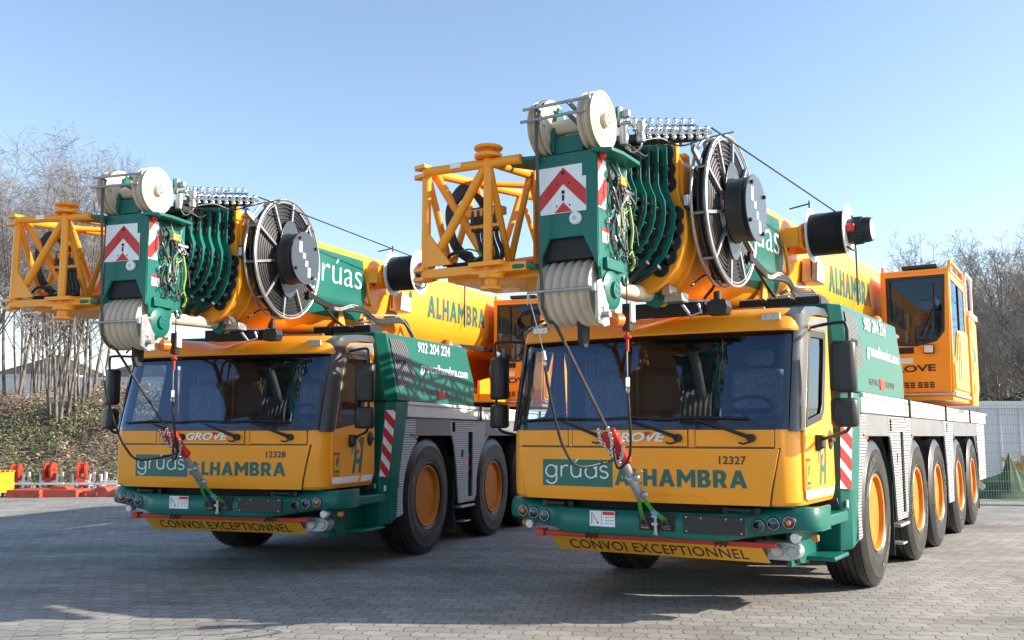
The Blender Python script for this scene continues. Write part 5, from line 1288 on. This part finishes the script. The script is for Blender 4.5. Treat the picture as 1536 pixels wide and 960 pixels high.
def limit_cable_left(root, o):
    L = lambda p: Vector(p) - o
    S1 = on_rope(.70) + Vector((-.02, -.05, 0))
    m = MB(); m.tube([L((-.055, -1.81, 2.36)), L((-.02, -1.74, 2.12)), L((.0, -1.70, 1.98))], .004, 6); m.cyl(L((.0, -1.70, 1.98)), L((.005, -1.69, 1.92)), .014, 8); m.torus(L((.005, -1.69, 1.895)), .02, .006, 'x', 14, 6); m.build('wire_strop', M['chrome'], root)
    m = MB(); m.tube([L((.005, -1.69, 1.88)), L((.0, -1.62, 1.70)), L((-.01, -1.5, 1.48)), L((-.02, -1.36, 1.30)), L((.02, -1.2, 1.18)), L(S1)], .010, 8, smooth=6); m.build('black_cable', M['hose'], root)
def sling(root, o):
    L = lambda p: Vector(p) - o
    m = MB(); e = on_rope(.86); pl, pr = Vector((.085, -.262, .72)), Vector((.27, -.262, .715))
    for p in (pl, pr):
        mid = e.lerp(p, .55) + Vector((0, -.01, -.01))
        m.bar(L(e), L(mid), .034, .010, (0, 1, 0)); m.bar(L(mid), L(p + Vector((0, 0, .03))), .038, .010, (0, 1, 0))
    m.build('strap', M['green_strap'], root, bevel=.003)
    m = MB(); a = e.lerp(pr, .56) + Vector((0, -.018, -.008)); b = e.lerp(pr, .70) + Vector((0, -.018, -.006)); m.bar(L(a), L(b), .040, .008, (0, 1, 0)); m.build('strap_label', M['blue'], root)
    m = MB()
    for p in (pl, pr): m.tube([L(p + Vector((-.03, .03, -.03))), L(p + Vector((-.028, -.005, .0))), L(p + Vector((0, -.012, .035))), L(p + Vector((.028, -.005, .0))), L(p + Vector((.03, .03, -.03)))], .006, 8, smooth=4); m.cyl(L(p + Vector((-.04, .02, -.03))), L(p + Vector((.04, .02, -.03))), .008, 10)
    split_build(m, 'shackle', M['rope'], root)
HANG = [(rope_end, 'hoist_rope_end', on_rope(.6), 'hoist rope', 'steel hoist rope ending in a red wedge socket wrapped in chain, before crane %s', 'rope ends tied down in front of the cabs'),
        (limit_cable, 'limit_switch_cable', Vector((.47, -1.33, 1.5)), 'cable', 'black cable hanging from the limit switch under the lower sheaves of crane %s', 'black cables looping to the rope ends'),
        (limit_cable_left, 'strop_cable', Vector((0, -1.6, 1.7)), 'cable', 'black cable hanging from the guide rod end before the lower sheaves of crane %s', 'black cables looping to the rope ends'),
        (sling, 'lifting_sling', Vector((.175, -.3, .75)), 'sling', 'green webbing sling shackled to the bumper coupling of crane %s', 'green slings on the bumpers')]
for fn, nm, o_, cat, lab, gr in HANG:
    a = hang(fn, nm, o_); b = copy_tree(a)
    for ob, k, num in ((a, 1, '12327'), (b, 2, '12328')):
        (x, y), t = CRANES[k]; mt = Matrix.Translation((x, y, 0)) @ Matrix.Rotation(t, 4, 'Z')
        ob.location = mt @ o_; ob.rotation_euler = (0, 0, t)
        tag(ob, lab % num, cat, gr)

# ------------------------------------------------------------------ surroundings
def mk_mesh(name, verts, faces, mat, parent=None, smooth=False):
    me = bpy.data.meshes.new(name); me.from_pydata(verts, [], faces); me.materials.append(mat)
    if smooth: me.shade_smooth()
    o = bpy.data.objects.new(name, me); col.objects.link(o)
    if parent: o.parent = parent
    return o
M['bark'] = paint('dark_bark', (.17, .15, .13), .9, var=.3, scale=6)
M['twig'] = paint('twigs', (.25, .22, .195), .9, var=.2, scale=3)
def make_birch():
    m, t, p = new_mat('birch_bark'); N, L = t.nodes, t.links
    tc = N.new('ShaderNodeTexCoord'); mp = N.new('ShaderNodeMapping'); mp.inputs['Scale'].default_value = (3, 3, 1.3); L.new(tc.outputs['Object'], mp.inputs[0])
    n = N.new('ShaderNodeTexNoise'); n.inputs['Scale'].default_value = 3; n.inputs['Detail'].default_value = 6; L.new(mp.outputs[0], n.inputs['Vector'])
    r = N.new('ShaderNodeValToRGB'); r.color_ramp.elements[0].position = .42; r.color_ramp.elements[1].position = .55
    r.color_ramp.elements[0].color = (.065, .056, .05, 1); r.color_ramp.elements[1].color = (.19, .172, .155, 1)
    L.new(n.outputs[0], r.inputs[0]); L.new(r.outputs[0], p.inputs['Base Color']); p.inputs['Roughness'].default_value = .85
    return m
M['birch'] = make_birch()
M['birch_twig'] = paint('birch_twigs', (.235, .205, .195), .9, var=.2, scale=2)
def tree_mesh(seed, height, stems, spread, droop, twig_n, r0, thin=.0055, leans=(.04, .20)):
    """returns (trunk verts, faces), (crown verts, faces)"""
    q_ = random.Random(seed); TV, TF, CV, CF = [], [], [], []
    def tube(V, F, pts, rs, n):
        base = len(V); u = None
        for i, p in enumerate(pts):
            d = (pts[min(i + 1, len(pts) - 1)] - pts[max(i - 1, 0)]).normalized()
            u = d.orthogonal().normalized() if u is None else (u - d * u.dot(d)).normalized()
            w = d.cross(u)
            for k in range(n): V.append(tuple(p + (u * cos(2 * pi * k / n) + w * sin(2 * pi * k / n)) * rs[i]))
        for i in range(len(pts) - 1):
            for k in range(n): F.append((base + i * n + k, base + i * n + (k + 1) % n, base + (i + 1) * n + (k + 1) % n, base + (i + 1) * n + k))
    def grow(p, d, length, r, lvl):
        segs = {0: 9, 1: 6, 2: 4, 3: 3}[lvl]; pts, rs = [p.copy()], [r]; step = length / segs
        for i in range(segs):
            wob = {0: .045, 1: .14, 2: .22, 3: .22}[lvl]
            d = d + Vector((q_.gauss(0, wob), q_.gauss(0, wob), q_.gauss(0, wob * .6)))
            d.z += {0: .10, 1: .10, 2: .02 - droop * .6, 3: -droop}[lvl]
            d.normalize(); p = p + d * step; pts.append(p.copy()); rs.append(max(thin, r * (1 - .82 * (i + 1) / segs)))
        tube(TV if lvl < 2 else CV, TF if lvl < 2 else CF, pts, rs, {0: 8, 1: 5, 2: 3, 3: 3}[lvl])
        if lvl == 3: return
        nb = {0: 13, 1: 8, 2: twig_n}[lvl]
        for k in range(nb):
            f = q_.uniform(.28 if lvl == 0 else .15, 1.0); x = f * segs; i = min(int(x), segs - 1); b = pts[i].lerp(pts[i + 1], x - i); dd = (pts[i + 1] - pts[i]).normalized()
            side = dd.orthogonal().normalized(); side.rotate(Matrix.Rotation(q_.uniform(0, 2 * pi), 3, dd)); ang = q_.uniform(.5, .95) if lvl else q_.uniform(.45, .85)
            nd = dd * cos(ang) + side * sin(ang)
            grow(b, nd, length * {0: .42, 1: .48, 2: .55}[lvl] * (1.15 - .6 * f) * q_.uniform(.75, 1.2) * spread, max(thin, rs[i] * .55), lvl + 1)
    for s_ in range(stems):
        a = 2 * pi * s_ / stems + q_.uniform(-.4, .4); lean = q_.uniform(*leans) if stems > 1 else .03
        grow(Vector((cos(a) * .25 * (stems > 1), sin(a) * .25 * (stems > 1), -.3)), Vector((cos(a) * lean, sin(a) * lean, 1)).normalized(), height * q_.uniform(.78, 1.0), r0 * q_.uniform(.75, 1.1), 0)
    return (TV, TF), (CV, CF)
def tree_proto(name, seed, height, stems, spread, droop, twig_n, r0, bark, twig, thin=.0055, leans=(.04, .20)):
    (tv, tf), (cv, cf) = tree_mesh(seed, height, stems, spread, droop, twig_n, r0, thin, leans)
    root = empty(name); mk_mesh('trunk', tv, tf, bark, root, True); mk_mesh('crown', cv, cf, twig, root); return root
def spread_trees(protos, spots, labels, cat, group):
    used = set()
    for i, (k, x, y, z, sc_, rz) in enumerate(spots):
        o = copy_tree(protos[k]) if k in used else protos[k]; used.add(k)
        o.location = (x, y, z); o.rotation_euler = (0, 0, rz); o.scale = (sc_,) * 3
        tag(o, labels[i], cat, group)
# -- the planted bank on the left -----------------------------------
def bank_z(x, y):
    t = max(0, min(1, (y - 24.9) / 5.6)); t = t * t * (3 - 2 * t); e = max(0, min(1, (3 - x) / 7)); e = e * e * (3 - 2 * e); t *= e
    return 2.55 * t + .16 * sin(x * .9 + y * .4) * t + .10 * sin(x * 2.3 - y * 1.7) * t + .03 * e * (y - 30.5 if y > 30.5 else 0)
V, F = [], []; nx, ny = 110, 60
for j in range(ny + 1):
    for i in range(nx + 1):
        x = -46 + 52 * i / nx; y = 24.2 + (j / ny) ** 1.6 * 60; V.append((x, y, bank_z(x, y) - .002))
for j in range(ny):
    for i in range(nx): a = j * (nx + 1) + i; F.append((a, a + 1, a + nx + 2, a + nx + 1))
tag(mk_mesh('bank', V, F, M['soil'], smooth=True), kind='structure')
M['litter'] = paint('dead_leaves', (.33, .25, .185), .9, var=.45, scale=2.5)
M['ivy'] = paint('ivy_leaves', (.115, .155, .055), .55, var=.45, scale=2.0)
M['bramble'] = paint('bramble_stems', (.25, .18, .13), .9, var=.3)
def leaf_field(name, n, mat, seed, rule, size, hmax):
    q_ = random.Random(seed); V, F = [], []
    k = 0
    while k < n:
        x = q_.uniform(-24, -2); y = 24.6 + 7.5 * q_.random()
        if q_.random() > rule(x, y): continue
        z = bank_z(x, y) + hmax * q_.random() ** 1.5 * (.5 + .5 * sin(x * 1.9 + sin(y * 2.1)) ** 2); c = Vector((x, y, z))
        u = Vector((q_.gauss(0, 1), q_.gauss(0, 1), q_.gauss(0, .5))).normalized(); w = u.cross(Vector((q_.gauss(0, .5), q_.gauss(-.5, .5), 1))).normalized(); s_ = size * q_.uniform(.45, 1.2) * (1.9 if q_.random() < .12 else 1)
        b = len(V); V += [tuple(c - u * s_), tuple(c + w * s_ * .5 - u * .1 * s_), tuple(c + u * s_), tuple(c - w * s_ * .5)]; F.append((b, b + 1, b + 2, b + 3)); k += 1
    return tag(mk_mesh(name, V, F, mat), kind='stuff')
def patch(x, y): return .5 + .5 * sin(x * .75 + 1.2 * sin(y * .8)) * cos(y * .9 + .6 * sin(x * .5))
leaf_field('leaf_litter', 78000, M['litter'], 1, lambda x, y: min(1, .4 + .10 * (y - 24.6)) * (1.1 - .5 * patch(x, y)), .038, .34)
leaf_field('ivy_undergrowth', 45000, M['ivy'], 2, lambda x, y: max(.05, .8 - .14 * (y - 24.6)) * (.05 + .95 * patch(x, y) ** 1.6), .045, .45)
q_ = random.Random(9); m = MB()
for k in range(900):
    x, y = q_.uniform(-22, -6), 24.7 + 6 * q_.random(); z = bank_z(x, y); a = Vector((x, y, z)); d = Vector((q_.gauss(0, .5), q_.gauss(-.2, .4), q_.uniform(.2, .7))) * q_.uniform(.5, 1.2)
    m.tube([a, a + d * .5 + Vector((0, 0, .08)), a + d + Vector((0, 0, -.12))], [.008, .006, .004], 3, False)
tag(m.build('bramble_stems', M['bramble'], smooth=0), kind='stuff')
# -- halls behind the bank ------------------------------------------
M['hall_white'] = paint('hall_cladding', (.66, .67, .68), .6, var=.05, scale=.4)
M['hall_roof'] = paint('hall_roof', (.055, .048, .042), .8, var=.25, scale=1.5)
def hall(x0, x1, y, z0, z1, rx0, rx1, rh, label):
    root = empty('hall', ((x0 + x1) / 2, y, z0)); dx = (x0 + x1) / 2
    m = MB(); m.box(x0 - dx, x1 - dx, 0, 16, 0, z1 - z0)
    for k in range(int((x1 - x0) / 1.2)): m.box(x0 - dx + k * 1.2, x0 - dx + k * 1.2 + .06, -.03, 0, 0, z1 - z0)
    m.box(x0 - dx - .1, x1 - dx + .1, -.1, 0, z1 - z0 - .12, z1 - z0 + .06); m.build('wall', M['hall_white'], root)
    m = MB(); a, b = rx0 - dx, rx1 - dx; zb = z1 - z0 + .065; c = Vector(((a + b) / 2, 4, zb + rh)); P = [Vector((a, -.2, zb)), Vector((b, -.2, zb)), Vector((b, 8.2, zb)), Vector((a, 8.2, zb))]
    for i in range(4): m.poly([P[i], P[(i + 1) % 4], c])
    m.build('roof', M['hall_roof'], root)
    for k in range(3):
        m = MB(); xx = lerp(x0, x1, (k + .5) / 3) - dx; m.box(xx - .5, xx + .5, -.06, -.02, 1.2, 2.2); m.build('window', M['hall_roof'], root)
    tag(root, label, 'building', 'white halls beyond the bank')
hall(-41.0, -31.6, 70, 1.2, 5.75, -37.6, -31.9, 1.75, 'white hall with a dark hipped roof, at the left edge behind the birch stems')
hall(-31.4, -24.0, 70, 1.2, 5.55, -30.5, -24.6, 1.65, 'white hall with a dark hipped roof, just left of the farther crane cab')
# -- birches on the bank --------------------------------------------
B = [tree_proto('birch_tree', 11, 8.0, 7, .95, .16, 4, .055, M['birch'], M['birch_twig'], .0042), tree_proto('birch_tree', 23, 9.2, 5, 1.0, .20, 5, .065, M['birch'], M['birch_twig'], .0042), tree_proto('birch_tree', 35, 8.8, 3, 1.2, .18, 6, .075, M['birch'], M['birch_twig'], .0045)]
axp = lambda px, y: (px - 768) / 1450 * y
sp = [(0, axp(92, 28.6), 28.6, 2.0, .92, .3), (1, axp(122, 29.3), 29.3, 2.2, .86, 1.9), (2, axp(15, 30.5), 30.5, 2.4, .85, .2), (1, axp(-40, 34.5), 34.5, 2.6, .95, 4.1), (0, axp(70, 38), 38.0, 2.7, 1.05, 2.6), (2, axp(-60, 38), 38, 2.7, 1.0, 3.3), (2, axp(140, 33), 33.0, 2.6, .80, 5.0), (1, axp(40, 44), 44, 2.8, 1.1, .8), (0, axp(-95, 44), 44, 2.9, 1.1, 5.5), (2, axp(95, 50), 50, 3.0, 1.2, 1.4)]
lb = ['slender many-stemmed birch rooted in ivy in front of the gap between the halls', 'birch with leaning stems at the bank top, between the dark hall roofs', 'birch with a bent low bough reaching in at the left edge of the photo', 'birch behind the first hall roof line, far left of the jib of the farther crane', 'tall birch whose drooping crown shows above the farther crane jib', 'grey birch crown standing at the left edge behind the others', 'birch showing between the head of the farther crane and its jib', 'high birch with a hazy crown behind the farther crane jib', 'distant birch at the far left, behind the row on the bank', 'most distant birch, its top fading into the sky over the jib lug']
spread_trees(B, sp, lb, 'tree', 'bare birches on the bank')
# -- hook blocks on white stands, rails, red pads, yellow carrier ----
def hook_block():
    root = empty('hook_block'); m = MB(); prof = [(-.10, .20), (-.15, .34), (-.15, .48), (-.09, .60), (0, .64), (.09, .60), (.15, .48), (.15, .34), (.10, .20)]
    for y in (-.12, .06): m.prism(prof, 'y', y, y + .06)
    m.cyl((0, -.12, .44), (0, .13, .44), .05, 14); m.box(-.09, .09, -.09, .10, .06, .24)
    m.build('cheek_plate', M['orange_red'], root, bevel=.006)
    m = MB()
    for y in (-.03, .03): m.lathe([(.13, -.014), (.115, 0), (.13, .014)], (0, y, .46), 'y', 24, True)
    m.build('sheave', M['red'], root)
    m = MB(); m.tube([(0, 0, .1), (0, 0, .0), (.06, 0, -.06), (.02, 0, -.14), (-.06, 0, -.10)], [.03, .03, .035, .03, .015], 8, smooth=4)
    for v in m.bm.verts: v.co.z += .06
    m.build('hook', M['red'], root); return root
def block_stand():
    root = empty('block_stand'); m = MB()
    for x in (-.20, .20):
        m.bar((x, -.02, -.02), (x * 1.05, -.02, .32), .05, .05, (0, 1, 0)); m.bar((x, .25, -.02), (x, .25, .36), .06, .05, (0, 1, 0)); m.bar((x, -.03, .05), (x, .26, .05), .04, .04)
    m.box(-.20, .20, -.05, .0, .12, .16); m.box(-.2, .2, .23, .27, .10, .14); m.build('frame', M['white'], root, bevel=.006)
    m = MB(); m.box(-.30, -.21, .18, .26, -.02, .40); m.build('post', M['grey'], root); return root
hb, bs = hook_block(), block_stand()
HB = 'red hook blocks on white stands'; BSG = 'white stands holding the hook blocks'
for i, (px, lab, lab2) in enumerate(((30, 'red hook block right beside the yellow carrier', 'white stand right beside the yellow carrier'), (80, 'broad red hook block, middle one of the three', 'white stand under the middle red hook block'), (128, 'pointed red hook block nearest the farther crane', 'white stand under the red hook block nearest the farther crane'))):
    x = (px - 768) / 1450 * 24.3 * .998
    a = hb if i == 0 else copy_tree(hb); a.location = (x, 24.35, .13); a.rotation_euler = (0, 0, R(98 + (0, -14, 8)[i])); a.scale = (.95, .95, (.88, .94, .98)[i]); tag(a, lab, 'hook block', HB)
    b = bs if i == 0 else copy_tree(bs); b.location = (x, 24.35, .12); tag(b, lab2, 'stand', BSG)
b = copy_tree(bs); b.location = ((171 - 768) / 1450 * 24.3, 24.35, .12); tag(b, 'empty white stand just left of the farther crane cab', 'stand', BSG)
def barrier():
    m = MB(); m.box(-.5, .5, -.03, .03, .21, .26)
    for x in (-.46, .46): m.box(x - .035, x + .035, -.028, .028, 0, .21); m.box(x - .05, x + .05, -.12, .12, 0, .02)
    return m.build('low_barrier', M['white'], bevel=.006)
bar0 = barrier()
for i, (px, lab) in enumerate(((40, 'low white barrier beam next to the yellow carrier'), (82, 'low white barrier beam behind the left end of the red ballast slab'), (129, 'low white barrier beam behind the right end of the red ballast slab'), (171, 'low white barrier beam beside the farther crane bumper'))):
    o = bar0 if i == 0 else bar0.copy()
    if i: col.objects.link(o)
    o.location = ((px - 768) / 1450 * 23.6, 23.6, 0); o.scale = ((.62, .74, .72, .70)[i], 1, 1); tag(o, lab, 'barrier', 'low white barrier beams')
m = MB(); m.box(-.75, .0, -.5, .5, 0, .17); m.box(0, .76, -.35, .45, 0, .17); m.prism([(.05, .17), (.5, .17), (.42, .24), (.14, .25)], 'y', -.2, .2); m.box(-.02, .02, -.51, -.49, .05, .09)
o = m.build('ballast_slab', M['redrust'], bevel=.012); o.location = (-10.65, 22.6, 0); tag(o, 'long flat red steel slab lying on the paving at the foot of the bank', 'steel slab')
m = MB(); m.prism([(-.55, 0), (-.45, .14), (-.3, .12), (-.12, .24), (.05, .22), (.12, .12), (.25, .18), (.55, .18), (.55, 0)], 'y', -.3, .3)
for x in (-.4, -.15, .3): m.box(x - .03, x + .03, -.33, -.3, .02, .1)
o = m.build('ballast_bracket', M['redrust'], bevel=.01); o.location = (-9.35, 22.7, 0); tag(o, 'jagged red steel bracket lying between the red slab and the farther crane', 'steel bracket')
root = empty('platform_carrier', (-11.95, 22.3, 0)); m = MB()
m.box(-.95, .42, -.4, .4, .10, .34); m.box(-.95, .42, .36, .40, .34, .60)
for k in range(12): m.box(-.92 + k * .11, -.88 + k * .11, .33, .36, .34, .60); m.bar((-.92 + k * .11, -.412, .13), (-.86 + k * .11, -.412, .31), .02, .02, (0, 1, 0))
m.box(.38, .42, -.4, .4, .34, .56); m.build('frame', M['yellow'], root, bevel=.008)
m = MB()
for x in (-.7, -.35, -.1, .2, .38): m.cyl((x, -.3, .06), (x, -.2, .06), .06, 14); m.cyl((x, .2, .06), (x, .3, .06), .06, 14)
m.build('roller', M['galv'], root); m = MB(); m.box(-.9, -.28, -.3, .3, .342, .66); m.box(-.85, -.35, -.25, .25, .66, .70); ld = m.build('ballast_block', M['orange_red'], bevel=.02); ld.location = (-11.95, 22.3, 0)
tag(root, 'low yellow carrier with ribbed sides and small rollers at the left edge', 'carrier'); tag(ld, 'orange red block lying on the yellow carrier', 'block')
# -- right side: mesh fence, hall wall, covered goods ----------------
def fence(x, y, rz, w, label):
    root = empty('mesh_fence', (x, y, 0), rz); m = MB(); n = int(w / .05)
    for k in range(n + 1): m.box(k * w / n - .0028, k * w / n + .0028, -.003, .003, .05, 2.10)
    for k in range(11):
        for yy in (-.007, .007): m.box(0, w, yy - .004, yy + .004, .08 + k * .195, .088 + k * .195)
    m.build('mesh_panel', M['galv'], root, smooth=0)
    m = MB(); m.box(-.03, .03, .02, .06, 0, 2.15); m.build('post', M['galv'], root); tag(root, label, 'fence', 'mesh fence panels along the yard'); return root
fl = ['mesh fence panel hidden mostly by the rear of the nearer crane', 'mesh fence panel right beside the rear wheel of the nearer crane', 'mesh fence panel reaching the right edge', 'mesh fence panel beyond the one at the right edge']
for k in range(4): fence(6.6 + 2.5 * k * cos(R(-8)), 20.75 + 2.5 * k * sin(R(-8)), R(-8), 2.5, fl[k])
m = MB(); m.box(0, 14, 0, 8, .0, 2.35); m.box(-.05, 14.05, -.05, 0, 2.2, 2.40)
for k in range(24): m.box(.3 + k * .58, .34 + k * .58, -.025, 0, 0, 2.2)
o = m.build('storage_hall', M['hall_white']); o.location = (8.5, 28, 0); tag(o, 'long pale storage hall behind the mesh fence', 'building')
m = MB(); m.box(0, 2.6, 0, .02, 0, .45); m.bm.free()
o = None
m = MB(); m.box(0, 3.0, 0, .9, .9, 1.4); m.box(.3, 1.0, .1, .8, 1.4, 1.75); m.bar((.5, .4, 1.2), (-.8, .4, 1.6), .18, .2); m.box(.2, 2.8, -.05, .95, .35, .85)
o = m.build('loader', M['yellow'], bevel=.04); o.location = (12.9, 24.6, 0); o.scale = (.55, .6, .52); tag(o, 'yellow machine parked behind the fence at the right edge', 'machine')
M['tarp'] = paint('green_tarpaulin', (.035, .105, .03), .6, var=.35, scale=2, bump=.5, bscale=5)
q_ = random.Random(5)
def tarp(x, y, w, h, pts, label):
    m = MB(); rings = []; n = 28
    for j in range(9):
        t = j / 8; ring = []
        for k in range(n):
            a = 2 * pi * k / n; rr_ = (1 - t ** 1.3) * (1 + .12 * sin(5 * a + x) + .10 * q_.uniform(-1, 1)) + .03; ring.append((w * rr_ * cos(a), .5 * w * rr_ * sin(a), h * t * (1 + .03 * q_.uniform(-1, 1))))
        rings.append(ring)
    m.loft(rings, True, True); o = m.build('covered_pile', M['tarp'], smooth=60); o.location = (x, y, 0); tag(o, label, 'covered pile', 'piles under green tarpaulin behind the fence')
tarp(11.6, 22.6, 1.5, .62, 0, 'broad low green tarpaulin pile behind the fence at the right edge'); tarp(11.25, 22.1, .30, 1.0, 0, 'pointed green tarpaulin pile just right of the pale post behind the fence'); tarp(10.5, 22.4, .55, .5, 0, 'small green tarpaulin pile beside the rear wheel of the nearer crane'); tarp(13.2, 22.4, 1.2, .7, 0, 'green tarpaulin pile partly cut off by the right edge')
m = MB(); m.box(-.04, .04, -.04, .04, 0, 1.62); m.box(-.1, .1, -.1, .1, 0, .03); m.cyl((0, 0, 1.62), (0, 0, 1.66), .05, 12); o = m.build('steel_post', M['galv'], bevel=.005); o.location = (11.05, 22.9, 0); tag(o, 'pale grey post standing among the tarpaulin piles behind the fence', 'post')
leaf = None
# -- bare trees beyond the yard on the right -------------------------
T = [tree_proto('bare_tree', 51, 12.0, 5, 1.0, .0, 6, .17, M['bark'], M['twig'], .0075, (.1, .42)), tree_proto('bare_tree', 62, 11.5, 6, 1.0, .0, 6, .15, M['bark'], M['twig'], .0075, (.1, .5)), tree_proto('bare_tree', 77, 11.0, 4, 1.1, .0, 7, .18, M['bark'], M['twig'], .0075, (.15, .45))]
def ax_(px, y): return (px - 768) / 1450 * y
ts = [(0, ax_(1352, 66), 66, 0, 1.02, 1.0), (1, ax_(1418, 62), 62, 0, 1.10, 2.0), (2, ax_(1385, 72), 72, 0, 1.22, 4.0), (0, ax_(1470, 60), 60, 0, 1.0, 3.6), (2, ax_(1540, 46), 46, 0, .90, .5), (1, ax_(1500, 52), 52, 0, .92, 5.2), (0, ax_(1565, 56), 56, 0, 1.05, .2), (2, ax_(1445, 56), 56, 0, .85, 1.5), (1, ax_(1318, 76), 76, 0, 1.0, 3.1), (2, ax_(1590, 40), 40, 0, .8, 2.2), (1, ax_(1480, 44), 44, 0, .55, 2.7), (0, ax_(1525, 64), 64, 0, 1.05, 5.9)]
tl = ['bare tree whose crown rises just left of the tower cab roof', 'tall bare tree rising behind the tower cab of the nearer crane', 'bare tree behind the light bar of the tower cab', 'bare tree with a leaning trunk right beside the tower cab', 'big dark bare tree at the right edge, nearest of the row', 'bare tree standing over the pale storage hall', 'bare tree at the far right, its crown cut by the photo edge', 'small bare tree close behind the ladder of the tower cab', 'lowest bare tree left of the tower cab, over the boom', 'bare tree outside the right end of the fence', 'short bushy bare tree over the hall roof beside the crane', 'bare tree filling the gap between the two highest crowns at right']
spread_trees(T, ts, tl, 'tree', 'bare trees behind the yard')
M['evergreen'] = paint('evergreen_leaves', (.03, .045, .018), .6, var=.4, scale=1.5)
def shrub(seed):
    q_ = random.Random(seed); root = empty('evergreen_shrub'); V, F = [], []; cl = [(Vector((q_.gauss(0, .9), q_.gauss(0, .6), q_.uniform(.5, 2.2))), q_.uniform(.4, .8)) for _ in range(14)]
    for c0, rad in cl:
        for _ in range(420):
            d = Vector((q_.gauss(0, 1), q_.gauss(0, 1), q_.gauss(0, 1))).normalized() * rad * q_.random() ** .4; c = c0 + d; u = Vector((q_.gauss(0, 1), q_.gauss(0, 1), q_.gauss(0, 1))).normalized(); w = u.orthogonal().normalized(); s_ = q_.uniform(.05, .1); b = len(V)
            V += [tuple(c - u * s_), tuple(c + w * s_ * .5), tuple(c + u * s_), tuple(c - w * s_ * .5)]; F.append((b, b + 1, b + 2, b + 3))
    mk_mesh('crown', V, F, M['evergreen'], root); m = MB()
    for c0, _ in cl: m.tube([(0, 0, 0), tuple(c0 * .5 + Vector((0, 0, .1))), tuple(c0)], [.05, .035, .01], 5)
    m.build('trunk', M['bark'], root); return root
sh = [shrub(1), shrub(2)]
for i, (x, y, s_, lab) in enumerate(((20.3, 38.5, 1.25, 'dark evergreen shrub over the hall roof right beside the crane'), (22.6, 39.5, 1.35, 'dark evergreen shrub over the hall roof at the right edge'), (18.2, 40, 1.2, 'dark evergreen shrub mostly hidden by the rear of the nearer crane'))):
    o = sh[i] if i < 2 else copy_tree(sh[0]); o.location = (x, y, 0); o.scale = (s_, s_, s_); tag(o, lab, 'shrub', 'evergreen shrubs behind the hall')
